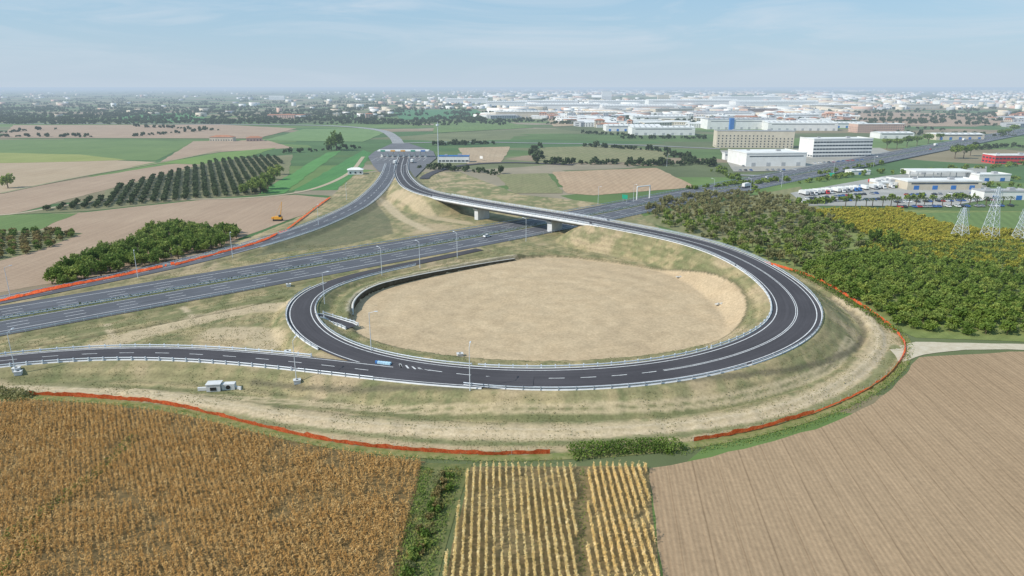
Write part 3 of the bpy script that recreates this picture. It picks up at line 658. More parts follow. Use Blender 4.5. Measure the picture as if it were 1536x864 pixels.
for u,v in ((1330,224),(1345,223),(1360,221),(1375,219),(1392,216),(1432,238),(1445,238),(1455,234),(1500,206),(1512,204),(1520,200),(1410,213)):
    tree_obj('umbrella_pine',random.choice(pin),S(u,v),'umbrella pine with a wide flat crown near the motorway','roadside pines',random.uniform(1.1,1.5))
sh=[tree_single(s,1.1,.8,.7,9,24,.17,l,.05) for s,l in ((71,leaf_rd),(72,leaf_md),(73,leaf_lt),(74,leaf_ol))]
for k in range(40):
    t=random.random(); u=672-t*60+random.uniform(-12,12); v=712+t*165; p=SG(u,v)
    obj('ditch_shrub',random.choice(sh),p,None,'irregular rust and green shrub growing in a field ditch','shrub',None,'shrubs in the field ditch',random.uniform(0,6),random.uniform(.5,1.2))
def blob_row(name,px,wd,ht,nper,size,leaf,label,cat='bush'):
    q=resample([list(SG(u,v))+[0] for u,v in px],.8,1); n=normals(q); idx=np.repeat(np.arange(len(q)),nper)
    lat=rng.uniform(-1,1,len(idx)); hmod=.45+1.1*fbm(q[idx,0]/2.2+lat,q[idx,1]/2.2,4); hz=rng.uniform(0,1,len(idx))**.6*ht*hmod*np.sqrt(1-lat**2*.85)
    zt=np.array([th(p[0],p[1]) for p in q])
    c=np.stack([q[idx,0]+n[idx,0]*lat*wd+rng.normal(size=len(idx))*.3,q[idx,1]+n[idx,1]*lat*wd+rng.normal(size=len(idx))*.3,zt[idx]+hz],1)
    V_,F_=leafquads(c,np.full(len(c),size),rng); obj(name,np_mesh(name,V_,F_,[leaf]),label=label,cat=cat,kind='stuff')
blob_row('bramble_thicket',[(858,684),(900,678),(950,674),(1000,672),(1015,678)],2.3,2.6,150,.2,leaf_md,'dense green bramble thicket on the field edge')
blob_row('weeds',[(680,705),(664,745),(650,790),(634,840),(620,900)],2.3,.8,60,.17,weed_mt,'green and rust weeds filling a field ditch','weeds')
blob_row('weeds',[(640,705),(628,760),(610,830),(598,880)],1.3,.9,40,.18,weed_mt,'green and rust weeds filling a field ditch','weeds')
blob_row('weeds',[(873,706),(874,760),(873,820),(872,880)],.8,.4,9,.16,weed_mt,'weeds between the corn plots','weeds')
blob_row('weeds',[(200,660),(160,700),(110,740),(40,790),(-20,830)],1.3,1.5,26,.16,weed_mt,'green weed streak through the dry corn','weeds')
blob_row('weeds',[(60,810),(20,850),(-30,890)],1.4,1.6,30,.16,weed_mt,'green weed streak through the dry corn','weeds')
blob_row('grass_tufts',[(60,600),(250,616),(400,652),(560,682),(740,692),(840,690)],1.,.45,10,.14,weed_mt,'tall grass along the orange fence','grass')
blob_row('grass_tufts',[(1020,680),(1140,657),(1230,630),(1300,597),(1348,560),(1362,520),(1342,490)],1.2,.6,14,.18,weed_mt,'tall grass along the orange fence','grass')
blob_row('shrubs',[(-80,592),(0,592),(40,598)],2.5,2,90,.25,leaf_ol,'dark scrub at the field corner','shrub')
blob_row('shrubs',[(1190,407),(1240,432),(1300,468),(1345,500)],1.6,1.3,22,.28,leaf_md,'low green scrub beside the orchard fence','shrub')
ok=(INZ&core&(~INF)&(dmin>1.)&(GY<330)); ids=np.argwhere(ok); sel=ids[rng.choice(len(ids),48000)]
gx=X[sel[:,0]]+rng.uniform(-.5,.5,len(sel)); gy=Y[sel[:,1]]+rng.uniform(-.5,.5,len(sel))
keep=(fbm(gx/5,gy/5,33)>.45); gx=gx[keep];gy=gy[keep]; gz=H[sel[keep][:,0],sel[keep][:,1]]
V_,F_=leafquads(np.stack([gx,gy,gz+.08],1),np.full(len(gx),.16),rng); obj('grass_tufts',np_mesh('grass_tufts',V_,F_,[mat_leaf('dry_tuft_leaves',(.16,.17,.075),(.27,.25,.12),(.40,.33,.17))]),label='dry grass tufts on the embankments',cat='grass',kind='stuff')
# corn
def corn(px,ang,rs,ps,h,mat,label,jit=.08,spread=1.,ylean=.12,nl=7):
    pts=scatter_poly(px,rs,ps,ang,jit)
    zc=pts[:,1]*CP+CAMH*SP; u=768+F*pts[:,0]/zc; pts=pts[(u>-50)&(u<1600)]
    d=fbm(pts[:,0]/7,pts[:,1]/7,12); lane=np.abs((pts[:,0]*math.cos(.95)+pts[:,1]*math.sin(.95)+400)%31-15)
    pts=pts[(rng.uniform(size=len(pts))<.97-.5*(d>.62)-.5*(lane<.6)*(spread>.9))]
    n=len(pts); hh=h*rng.uniform(.7,1.15,n)*(.8+.4*fbm(pts[:,0]/5,pts[:,1]/5,14)); VV=[]
    base=np.stack([pts[:,0],pts[:,1],np.full(n,.05)],1)
    lean=rng.normal(size=(n,2))*ylean
    a=rng.uniform(0,math.pi,n); w=.035
    dx=np.stack([np.cos(a)*w,np.sin(a)*w,0*a],1); top=base+np.concatenate([lean,hh[:,None]],1)
    VV.append(np.stack([base-dx,base+dx,top+dx*.6,top-dx*.6],1))
    for k in range(nl):
        a=rng.uniform(0,2*math.pi,n); t=rng.uniform(.25,.98,n)[:,None]; p0=base*(1-t)+top*t; Lf=rng.uniform(.3,.65,n)[:,None]*spread
        dr=np.stack([np.cos(a),np.sin(a),0*a],1); sd_=np.stack([-np.sin(a),np.cos(a),0*a],1)*.05
        up=rng.uniform(-.6,.5,n)[:,None]*np.array([[0,0,1.]])
        p1=p0+dr*Lf*.7+up*Lf
        VV.append(np.stack([p0-sd_*.6,p0+sd_*.6,p1+sd_*1.5,p1-sd_*1.5],1))
    V_=np.concatenate(VV).reshape(-1,3); F_=np.arange(len(V_)).reshape(-1,4)
    obj('corn_plants',np_mesh('corn_plants',V_,F_,[mat]),label=label,cat='corn',kind='stuff')
corn([(-200,618),(45,606),(150,611),(240,622),(330,640),(400,659),(480,676),(560,688),(634,696),(622,740),(592,860),(575,940),(-400,940),(-400,700)],.55,.9,.42,2.0,corn_mt,'dense dry brown corn plants in an unharvested field',.14)
corn([(703,703),(864,703),(866,940),(645,940)],0.03,1.3,.2,1.8,corn_gr,'dry corn plants standing in spaced rows',.05,.72,.06,8)
corn([(882,703),(968,703),(998,940),(880,940)],0.0,1.3,.2,1.8,corn_gr,'dry corn plants standing in spaced rows',.05,.72,.06,8)
Vt,Ft=crown(77,4.5,3.5,4,6,9,1.9)
def farTrees(pts,smin,smax,leaf,label,name='tree_belt'):
    n=len(Vt); VV=[]
    for p in pts:
        s=random.uniform(smin,smax); a=random.uniform(0,6.28); VV.append(np.stack([(Vt[:,0]*math.cos(a)-Vt[:,1]*math.sin(a))*s+p[0],(Vt[:,0]*math.sin(a)+Vt[:,1]*math.cos(a))*s+p[1],Vt[:,2]*s*random.uniform(.7,1.2)],1))
    FF=np.concatenate([Ft+i*n for i in range(len(pts))]); obj(name,np_mesh(name,np.concatenate(VV),FF,[leaf]),label=label,cat='trees',kind='stuff')
def line_px(a,b,n,j=1.):
    A_=S(*a); B_=S(*b); out=[]
    for k in range(n):
        t=(k+random.uniform(-.3,.3))/n; d=(A_[1]+B_[1])/2*.004*j
        out.append((A_[0]+(B_[0]-A_[0])*t+random.gauss(0,d),A_[1]+(B_[1]-A_[1])*t+random.gauss(0,d)))
    return out
L1=[]
for a,b,n,j in [((0,178),(130,176),30,3),((90,182),(240,183),30,2),((60,168),(300,166),60,4),((180,172),(300,168),60,6),((290,165),(420,160),40,3),((330,186),(470,184),25,1),((0,165),(80,160),30,3),((440,172),(590,176),50,2),((500,181),(600,181),30,2),((480,160),(700,158),50,3),((620,188),(680,188),15,2),((650,218),(740,216),30,1.),((800,222),(805,244),18,1),((880,220),(1010,228),30,1),((960,248),(1060,246),40,3),((810,246),(960,246),30,1),((1000,232),(1075,250),30,2),((1180,190),(1290,186),40,2),((1250,178),(1536,190),60,3),((640,180),(760,188),30,1.5),((870,200),(960,205),20,1),((940,208),(1080,208),30,1.5),((1360,168),(1536,172),30,2),((0,200),(60,195),15,2),((200,205),(300,197),20,1),((200,190),(330,196),30,1),((0,205),(140,206),20,1),((640,253),(760,262),20,1.5),((430,230),(545,222),14,.5),((1290,186),(1420,196),20,1),((1310,200),(1536,205),40,3),((1440,225),(1536,220),24,3)]:
    L1+=line_px(a,b,n,j)
farTrees(L1,.45,1.0,leaf_dk,'distant hedgerow trees between the fields')
L3=[]
for a,b,n,j in [((1070,252),(1140,290),34,1.6),((1035,285),(1190,272),36,1.2),((1190,308),(1290,300),26,.6),((1340,262),(1536,248),40,1.5),((1320,300),(1536,296),30,.7),((1200,275),(1330,258),20,.8),((1480,270),(1536,268),12,1.5),((1230,262),(1330,246),16,.8),((1340,282),(1536,280),16,1.)]: L3+=line_px(a,b,n,j)
farTrees(L3,.3,.65,leaf_md,'green scrub and garden trees around the service yard','garden_trees')
L2=[]
for k in range(1300):
    v=132+random.random()**1.1*52+3; u=random.uniform(-40,1580) if random.random()<.7 else random.uniform(-40,600); p=S(u,v); m=random.randint(2,9); a=random.uniform(-.3,.3) if random.random()<.6 else random.uniform(.9,1.4)
    for j in range(m): L2.append((p[0]+math.cos(a)*j*9+random.gauss(0,3),p[1]+math.sin(a)*j*9+random.gauss(0,3)))
farTrees(L2,.6,1.3,leaf_dk,'distant woods and tree belts across the plain')
# ---------------- buildings
def building(u,v,wpx,hpx,dep,kind,rz=0.,wall=None,roof=None,label='',name='warehouse',z0=0.):
    p=S(u,v); k=math.hypot(p[1],CAMH)/F; w=wpx*k; h=max(3.,hpx*k)
    p=(p[0],p[1]+dep/2,z0)
    root=obj(name,None,p,None,label,'building' if name!='house' else 'house',None,'buildings of the industrial area',rz)
    mb=MB(); mb.box((0,0,h/2),(w,dep,h)); obj('wall',mb.mesh('wall',[wall]),(0,0,0),root)
    mb=MB()
    if kind=='shed':
        mb.prism([(-dep/2-.4,h+.02),(0,h+dep*.04+.4),(dep/2+.4,h+.02)],-w/2-.4,w/2+.4)
        for i in range(int(w/9)): mb.box((-w/2+4.5+i*9,-dep/4,h+dep*.024+.45),(1.6,dep*.3,.3),mat=1)
    elif kind=='hip':
        mb.v+=[(-w/2-.6,-dep/2-.6,h),(w/2+.6,-dep/2-.6,h),(w/2+.6,dep/2+.6,h),(-w/2-.6,dep/2+.6,h),(-w/4,0,h+dep*.22),(w/4,0,h+dep*.22)]
        mb.f+=[(0,1,5,4),(1,2,5),(2,3,4,5),(3,0,4),(3,2,1,0)]; mb.m+=[0]*5
    else:
        mb.box((0,0,h+.15),(w+.5,dep+.5,.3)); mb.box((0,-dep/2,h+.65),(w+.5,.3,.7),mat=0); mb.box((-w/2,0,h+.65),(.3,dep-.4,.7)); mb.box((w/2,0,h+.65),(.3,dep-.4,.7)); mb.box((w*.2,0,h+1.2),(4,3,1.8),mat=1); mb.box((-w*.25,dep*.2,h+.9),(3,2,1.2),mat=1)
    obj('roof',mb.mesh('roof',[roof,m_roofg]),(0,0,0),root)
    if kind in('storeys','hip','office'):
        ns=max(1,int(h/3.3)); nw=min(int(w/3.6),20); ww=1.5 if kind!='office' else 3.2
        wm=MB(); wm.box((0,0,0),(ww,.12,1.5)); wme=wm.mesh('window',[m_glass]); c=0
        for s_ in range(ns):
            for i in range(nw):
                if c<95: obj('window',wme,(-w/2+(i+.5)*w/nw,-dep/2-.03,1.8+s_*(h-1)/ns),root); c+=1
        wm=MB(); wm.box((0,0,0),(.12,ww,1.5)); wme=wm.mesh('window',[m_glass])
        for s_ in range(ns):
            for i in range(max(1,int(dep/5))):
                if c<98: obj('window',wme,(-w/2-.03,-dep/2+(i+.5)*dep/max(1,int(dep/5)),1.8+s_*(h-1)/ns),root); c+=1
    else:
        dm=MB(); dm.box((0,0,0),(4,.14,min(4,h*.55))); dme=dm.mesh('door',[m_grey if random.random()<.6 else m_blue])
        for i in range(min(12,max(1,int(w/13)))): obj('door',dme,(-w/2+(i+.5)*w/max(1,int(w/13)),-dep/2-.04,min(4,h*.55)/2+.02),root)
        if h>6:
            wm=MB(); wm.box((0,-dep/2-.04,h*.8),(w*.9,.12,.9)); obj('window',wm.mesh('window',[m_glass]),(0,0,0),root)
    return root
LW='long white industrial warehouse with a pitched roof'; LB='long beige industrial warehouse with a pitched roof'
BL=[(1133,222,110,24,24,'storeys',-.1,m_beige,m_roofg,'three storey pale beige office block with rows of windows','office_building'),
(1260,236,92,26,30,'office',.12,m_white,m_roofw,'modern white office building with dark ribbon windows','office_building'),
(1160,250,92,19,45,'flat',.1,m_white,m_roofw,'low white warehouse with a flat roof','warehouse'),
(995,203,92,11,40,'shed',0,m_white,m_roofw,LW,'warehouse'),(950,197,80,8,40,'shed',0,m_white,m_roofw,LW,'warehouse'),
(1112,194,100,14,50,'shed',0,m_white,m_roofg,'tall pale industrial shed with a grey metal roof','warehouse'),
(1205,196,100,11,60,'shed',-.05,m_white,m_roofw,LW,'warehouse'),
(1320,199,70,12,30,'storeys',.05,m_pink,m_roofw,'reddish brick industrial building with a flat roof','warehouse'),
(790,177,90,9,40,'shed',0,m_beige,m_roofw,LB,'warehouse'),(850,166,120,9,60,'shed',0,m_white,m_roofw,LW,'warehouse'),
(960,168,110,9,70,'shed',0,m_white,m_roofw,LW,'warehouse'),(1040,160,130,9,80,'shed',0,m_white,m_roofw,LW,'warehouse'),
(1165,163,120,10,80,'shed',0,m_white,m_roofw,LW,'warehouse'),(895,177,60,8,40,'shed',.1,m_beige,m_roofw,LB,'warehouse'),
(1085,178,90,9,60,'shed',0,m_white,m_roofg,LW,'warehouse'),(1190,180,80,8,50,'shed',0,m_white,m_roofw,LW,'warehouse'),(990,182,80,7,50,'shed',0,m_white,m_roofw,LW,'warehouse'),(1270,192,60,7,40,'shed',0,m_white,m_roofw,LW,'warehouse'),(930,158,90,6,60,'shed',0,m_white,m_roofw,LW,'warehouse'),(820,158,90,6,60,'shed',0,m_white,m_roofw,LW,'warehouse'),(1120,152,100,6,60,'shed',0,m_white,m_roofw,LW,'warehouse'),
(1250,165,70,7,60,'shed',0,m_beige,m_roofw,LB,'warehouse'),(760,160,60,7,50,'shed',0,m_white,m_roofw,LW,'warehouse'),(700,155,60,6,60,'shed',0,m_white,m_roofw,LW,'warehouse'),
(1010,172,60,8,40,'flat',.2,m_beige,m_roofg,'beige flat roofed industrial building','warehouse'),(1140,172,50,8,40,'flat',.3,m_pink,m_roofg,'reddish flat roofed industrial building','warehouse'),(870,186,44,6,26,'flat',.2,m_beige,m_terra,'beige workshop with terracotta coloured roof','warehouse'),(1380,163,60,6,40,'flat',.1,m_beige,m_roofw,'beige flat roofed industrial building','warehouse'),(1450,158,80,6,50,'shed',0,m_white,m_roofw,LW,'warehouse'),
(995,152,16,9,20,'storeys',0,m_beige,m_roofw,'pale beige distant apartment block','apartment_building'),(910,150,14,12,20,'storeys',0,m_white,m_roofw,'pale white distant apartment block','apartment_building'),
(332,212,34,6,12,'hip',0,m_beige,m_terra,'old farmhouse with terracotta roof among fields','house'),(380,212,22,5,10,'hip',.3,m_pink,m_terra,'old farmhouse with terracotta roof among fields','house'),
(415,150,22,6,15,'storeys',0,m_white,m_roofw,'white rural building among fields','house'),(532,262,22,7,8,'hip',.2,m_white,m_roofw,'small white cabin by the slip road','house'),
(1415,285,112,12,22,'flat',.03,m_beige,m_roofw,'low white service building with flat roof','service_building'),(1525,246,66,12,20,'office',0,m_red,m_roofw,'red fronted commercial building with pale roof','shop_building'),
(1510,300,70,12,14,'flat',0,m_white,m_roofg,'white commercial building with grey roof','shop_building'),(1095,240,16,9,10,'flat',0,m_white,m_roofw,'small white gatehouse with flat roof','shop_building'),(1440,210,70,8,30,'shed',0,m_beige,m_roofw,LB,'warehouse'),(1345,208,50,8,30,'shed',0,m_white,m_roofw,LW,'warehouse'),
(1490,272,50,9,16,'flat',.1,m_white,m_roofw,'small white commercial building with flat roof','shop_building'),(1335,282,40,7,12,'flat',.1,m_beige,m_roofw,'small beige workshop with flat roof','shop_building'),(1290,262,30,6,10,'shed',.1,m_white,m_roofw,'small white roadside shed with pitched roof','shop_building'),(1385,262,40,6,16,'shed',0,m_white,m_roofw,'small white roadside shed with pitched roof','shop_building')]
for b in BL: building(*b)
p=S(1095,196); mb=MB(); mb.box((0,0,11),(7,7,22)); mb2=MB(); mb2.cyl((5.5,0,0),(5.5,0,19),1.8,1.8,14)
r=obj('silo_tower',None,(p[0],p[1]-5,0),None,'blue clad industrial silo tower beside sheds','tower'); obj('tower_body',mb.mesh('tower_body',[m_blue]),(0,0,0),r); obj('silo',mb2.mesh('silo',[m_white]),(0,0,0),r)
p=S(1405,268); r=obj('fuel_canopy',None,p,None,'white flat canopy on columns over a service yard','canopy'); mb=MB(); mb.box((0,0,7),(48,18,1.3)); obj('roof',mb.mesh('roof',[m_roofw]),(0,0,0),r)
cm=MB(); cm.cyl((0,0,0),(0,0,6.4),.35,.35,8); cme=cm.mesh('column',[m_white])
for x in (-20,-7,7,20):
    for y in (-6,6): obj('column',cme,(x,y,0),r)
palette=[(m_white,m_roofw),(m_white,m_roofw),(m_beige,m_roofw),(m_pink,m_terra),(m_beige,m_terra),(m_grey,m_roofg),(m_white,m_terra)]
hm=[]; hs=[]
for i,(w_,r_) in enumerate(palette):
    for t in range(3):
        mb=MB(); w=[14,45,12][t]; d_=[11,30,11][t]; h=[6,7,12][t]; mb.box((0,0,h/2),(w,d_,h),mat=0)
        if t!=1 and r_ is m_terra:
            b=len(mb.v); mb.v+=[(-w/2-.6,-d_/2-.6,h+.02),(w/2+.6,-d_/2-.6,h+.02),(w/2+.6,d_/2+.6,h+.02),(-w/2-.6,d_/2+.6,h+.02),(-w/4,0,h+2.5),(w/4,0,h+2.5)]
            mb.f+=[tuple(b+k for k in f) for f in ((0,1,5,4),(1,2,5),(2,3,4,5),(3,0,4))]; mb.m+=[1]*4
        elif t==1: mb.prism([(-d_/2-.4,h+.02),(0,h+1.6),(d_/2+.4,h+.02)],-w/2-.4,w/2+.4,1)
        else: mb.box((0,0,h+.2),(w+.6,d_+.6,.4),mat=1); mb.box((w*.2,0,h+1.2),(4,3,1.6),mat=0)
        for s_ in range(int(h/3.)):
            for k in range(int(w/4)): mb.box((-w/2+2.+k*4,-d_/2-.05,1.7+s_*3.),(1.5,.12,1.5),mat=2)
            mb.box((-w/2-.05,0,1.7+s_*3.),(.12,d_*.5,1.3),mat=2)
        (hs if t==1 and i in (0,1,2,5) else hm).append(mb.mesh('house',[w_,r_,m_glass]))
def dens(u,v):
    a=1/(1+math.exp(-(u-700)/80)); return (.03+.97*a) if v>148 else (.16+.84*a)
far=[]; tries=0
while len(far)<3400 and tries<140000:
    tries+=1; v=133.8+random.random()**1.2*58; u=random.uniform(-30,1566)
    if random.random()>dens(u,v)*(1 if v<180 else .25): continue
    if 178<v and (u<850): continue
    if 590<u<740 and v>164: continue
    if 1270<u<1500 and 166<v<192: continue
    if fbm(np.array([u/45.]),np.array([v/5.]),91)[0]<.42: continue
    far.append((u,v))
far.sort(key=lambda a:-a[1])
for (u,v) in far[:290]:
    p=S(u,v); ind=(u>720 and random.random()<.6)
    obj('house',random.choice(hs if ind else hm),(p[0],p[1],0),None,'distant pale building on the urban plain','building',None,'distant buildings on the plain',random.choice((0,.3,-.4,1.2)),(random.uniform(.8,1.7),random.uniform(.8,1.4),random.uniform(.8,1.2)))
VV=[];FF=[];MM=[];b=0
for (u,v) in far[290:]:
    p=S(u,v); w=random.choice((12,14,18,26,50,90)) if 740<u<1300 else random.choice((10,12,14,16,20)); d_=random.uniform(10,30); h=random.choice((5,6,7,8,9,12)); w*=1+p[1]/12000; h*=1+p[1]/20000; m=random.choice((0,0,1,1,2,6)); a=random.uniform(-.6,.6); ca_,sa_=math.cos(a),math.sin(a)
    for z in (0,h):
        for x_,y_ in ((-w/2,-d_/2),(w/2,-d_/2),(w/2,d_/2),(-w/2,d_/2)): VV.append((p[0]+x_*ca_-y_*sa_,p[1]+x_*sa_+y_*ca_,z))
    for q in ((4,5,6,7),(0,1,5,4),(1,2,6,5),(3,0,4,7)): FF.append([b+k for k in q]); MM.append(m)
    MM[-4]=random.choice((3,3,4,5)); b+=8
obj('town_buildings',np_mesh('town_buildings',VV,FF,[m_white,m_beige,m_grey,m_roofw,m_roofg,m_terra,m_pink],MM),label='mass of pale distant town buildings to the horizon',cat='buildings',kind='stuff')
# ---------------- toll plaza
p=S(606,236); tp=obj('toll_canopy',None,(p[0],p[1],.8),None,'white toll station canopy with coloured fascia over booth lanes','toll station')
mb=MB(); mb.box((0,0,6.6),(56,12,1.2)); obj('canopy_roof',mb.mesh('canopy_roof',[m_roofw]),(0,0,0),tp)
mb=MB(); mb.box((0,-6.1,6.6),(56,.15,.9)); obj('fascia',mb.mesh('fascia',[m_white]),(0,0,0),tp)
for x,m in ((-22,m_green),(-11,m_yellow),(0,m_yellow),(11,m_green),(22,m_blue)):
    mb=MB(); mb.box((x,-6.3,6.9),(5,.2,1.6)); obj('lane_sign',mb.mesh('lane_sign',[m]),(0,0,0),tp)
bt=MB(); bt.box((0,0,1.3),(2,4,2.6)); bt.box((0,0,1.7),(2.08,3.4,.9),mat=1); bt.box((0,-1,.12),(2.4,16,.24),mat=2); bme=bt.mesh('booth',[m_white,m_glass,m_conc])
cm=MB(); cm.cyl((0,0,0),(0,0,6.),.3,.3,8); cme=cm.mesh('column',[m_white])
for i in range(9): obj('booth',bme,(-24+i*6,0,0),tp); obj('column',cme,(-24+i*6,3.2,0),tp)
building(680,244,46,9,12,'office',0,m_white,m_blue,'low white toll office with blue trim','office_building')
p=S(658,247); mb=MB(); mb.cyl((0,0,0),(0,0,42),.5,.2,8); mb.cyl((0,0,38),(0,0,39.5),1.6,1.6,10); obj('antenna_mast',mb.mesh('antenna_mast',[m_steelw]),p,None,'tall pale antenna mast beside the toll office','mast')
mb=MB()
for i in range(10):
    x=S(606,236)[0]-27+i*6; y=S(606,236)[1]; mb.box((x,y-28,.9),(.3,34,.02))
obj('road_marking',mb.mesh('road_marking',[m_paint]),kind='structure')
# ---------------- street lamps
pm=MB(); pm.cyl((0,0,-.5),(0,0,11.5),.13,.07,8); pole=pm.mesh('pole',[m_steelw]); am=MB(); am.cyl((0,0,11.4),(1.6,0,11.9),.06,.05,6); arm=am.mesh('arm',[m_steelw]); lm=MB(); lm.box((2.0,0,11.93),(1.,.36,.16),top=(.8,.7)); lamp=lm.mesh('lamp_head',[m_steelw])
for u,v,a in ((16,447,.8),(207,417,-1),(349,386,-1),(478,338,-1),(573,413,2.4),(686,387,2.4),(789,362,2.4),(487,456,0),(557,527,0),(24,560,1.5),(445,574,1.5),(705,586,1.5),(1070,293,2.4),(1125,292,2.4),(1172,281,2.4),(1250,262,2.4),(897,306,-.8),(950,303,-.8),(630,402,2.4),(1000,250,0),(606,270,0),(520,300,-1),(1310,250,2.4)):
    p=SG(u,v); r=obj('street_lamp',None,p,None,'tall slim grey lamp column beside the road','street lamp',None,'lamp columns along the roads',a); obj('pole',pole,(0,0,0),r); obj('arm',arm,(0,0,0),r); obj('lamp_head',lamp,(0,0,0),r)
p=SG(955,300); r=obj('sign_gantry',None,p,None,'white portal gantry over the motorway carriageway','road sign'); 
for nme,a,b in (('post',(0,0,0),(0,0,9)),('post',(10,7,0),(10,7,9)),('crossbeam',(0,0,9),(10,7,9))):
    mb=MB(); mb.cyl(a,b,.4,.4,6); obj(nme,mb.mesh(nme,[m_white]),(0,0,0),r)
for u,v,mt_,lb in ((1247,268,m_green,'green motorway direction sign on two posts'),(937,303,m_green,'small green road sign on posts'),(722,241,m_white,'white billboard panel on two posts')):
    p=SG(u,v); r=obj('road_sign',None,p,None,lb,'road sign',rz=-.7,sc_=.7); mb=MB(); mb.box((0,0,5),(6,.15,4)); obj('panel',mb.mesh('panel',[mt_]),(0,0,0),r)
    for x in (-2,2): mb=MB(); mb.cyl((x,.2,0),(x,.2,6.5),.12,.12,6); obj('post',mb.mesh('post',[m_steel]),(0,0,0),r)
def pylon(u,v,h):
    p=SG(u,v); r=obj('electricity_pylon',None,p,None,'pale steel lattice electricity pylon rising above the orchard','pylon',None,'lattice pylons',.4)
    mb=MB(); W=3.2; lv=[0,.16,.3,.43,.55,.66,.76,.85,.92,1]
    def hw(t): return W*(1-t)**1.1*.9+.45
    for a,b in zip(lv[:-1],lv[1:]):
        A_=[(sx*hw(a),sy*hw(a),a*h) for sx,sy in((-1,-1),(1,-1),(1,1),(-1,1))]; B_=[(sx*hw(b),sy*hw(b),b*h) for sx,sy in((-1,-1),(1,-1),(1,1),(-1,1))]
        for i in range(4):
            j=(i+1)%4; mb.cyl(A_[i],B_[i],.11,.11,4,caps=False); mb.cyl(A_[i],B_[j],.06,.06,4,caps=False); mb.cyl(A_[j],B_[i],.06,.06,4,caps=False); mb.cyl(B_[i],B_[j],.05,.05,4,caps=False)
    obj('tower',mb.mesh('tower',[m_steelw]),(0,0,0),r)
    for z,L_ in ((.78,4.5),(.88,3.8),(.97,3.)):
        mb=MB()
        for s in (-1,1):
            mb.cyl((0,0,z*h),(s*L_,0,z*h),.1,.06,4); mb.cyl((s*.5,0,z*h+1.1),(s*L_,0,z*h),.06,.05,4); mb.cyl((s*L_,0,z*h),(s*L_,0,z*h-1.3),.1,.1,5)
        obj('crossarm',mb.mesh('crossarm',[m_steelw]),(0,0,0),r)
pylon(1439,358,16); pylon(1483,360,27); pylon(1530,362,17)
p=SG(332,584); r=obj('culvert',None,(p[0],p[1],p[2]),None,'angular pale concrete culvert block with openings on the bank','culvert',rz=.12)
mb=MB(); mb.box((-1.6,0,.9),(3.4,2.4,1.9)); mb.box((1.9,.3,.75),(3.2,1.8,1.6)); mb.box((-1.6,0,1.92),(3.7,2.7,.14)); mb.box((-4.6,.2,.3),(2.4,.5,.9)); mb.box((4.3,-.3,.3),(2.,.4,.9),rz=-.5); obj('headwall',mb.mesh('headwall',[m_conc2]),(0,0,0),r)
mb=MB(); mb.cyl((1.9,-.68,.75),(1.9,-.55,.75),.55,.55,18); mb.box((-1.6,-1.23,.7),(1.5,.08,.9)); obj('pipe_opening',mb.mesh('pipe_opening',[m_dark]),(0,0,0),r)
for u,v in ((432,532),(446,574),(28,561),(690,534),(433,429),(25,556)):
    p=SG(u,v); mb=MB(); mb.box((0,0,.3),(1.7,1.3,1.0)); mb.box((0,0,.86),(1.9,1.5,.14)); mb.cyl((0,0,.93),(0,0,.99),.35,.35,12,mat=1); obj('drain_chamber',mb.mesh('drain_chamber',[m_conc2,m_dark]),p,None,'square pale concrete drainage chamber by the ramp','drain chamber',None,'drainage chambers',.3)
i=near(DR,S(560,555,3.5)); n=normals(DR)[i]; c=DR[i]; p=(c[0]-n[0]*5.0,c[1]-n[1]*5.0,c[2]+.1)
r=obj('crash_cushion',None,p,None,'pale blue crash cushion at the road split','crash cushion',rz=math.atan2(n[1],n[0])-math.pi/2,sc_=.66)
for k in range(5): mb=MB(); mb.box((k*1.2-2.4,0,.45),(1.1,1.5-k*.12,.9)); obj('bay',mb.mesh('bay',[m_lblue]),(0,0,0),r)
mb=MB(); mb.cyl((3.4,0,0),(3.4,0,.9),.6,.6,12); obj('nose',mb.mesh('nose',[m_blue]),(0,0,0),r)
p=SG(417,331); r=obj('drilling_rig',None,p,None,'yellow tracked crane rig with raised boom beside the ploughed field','construction machine')
mb=MB(); mb.box((0,-1.3,.5),(5,.7,1.)); mb.box((0,1.3,.5),(5,.7,1.)); obj('track',mb.mesh('track',[m_tyre]),(0,0,0),r)
mb=MB(); mb.box((.3,0,1.8),(4.4,2.6,1.6),top=(.95,.9)); mb.box((-2.9,0,1.6),(1,2.2,1.1)); obj('body',mb.mesh('body',[m_yellow]),(0,0,0),r)
mb=MB(); mb.box((1.6,-.7,3.),(1.5,1.1,1.2),top=(.8,.9)); obj('cab',mb.mesh('cab',[m_glass]),(0,0,0),r)
mb=MB(); mb.cyl((1.5,.5,2.4),(3.,.5,11),.28,.15,6); mb.cyl((-1.5,.5,2.4),(3.,.5,11),.06,.06,4); obj('boom',mb.mesh('boom',[m_yellow]),(0,0,0),r)
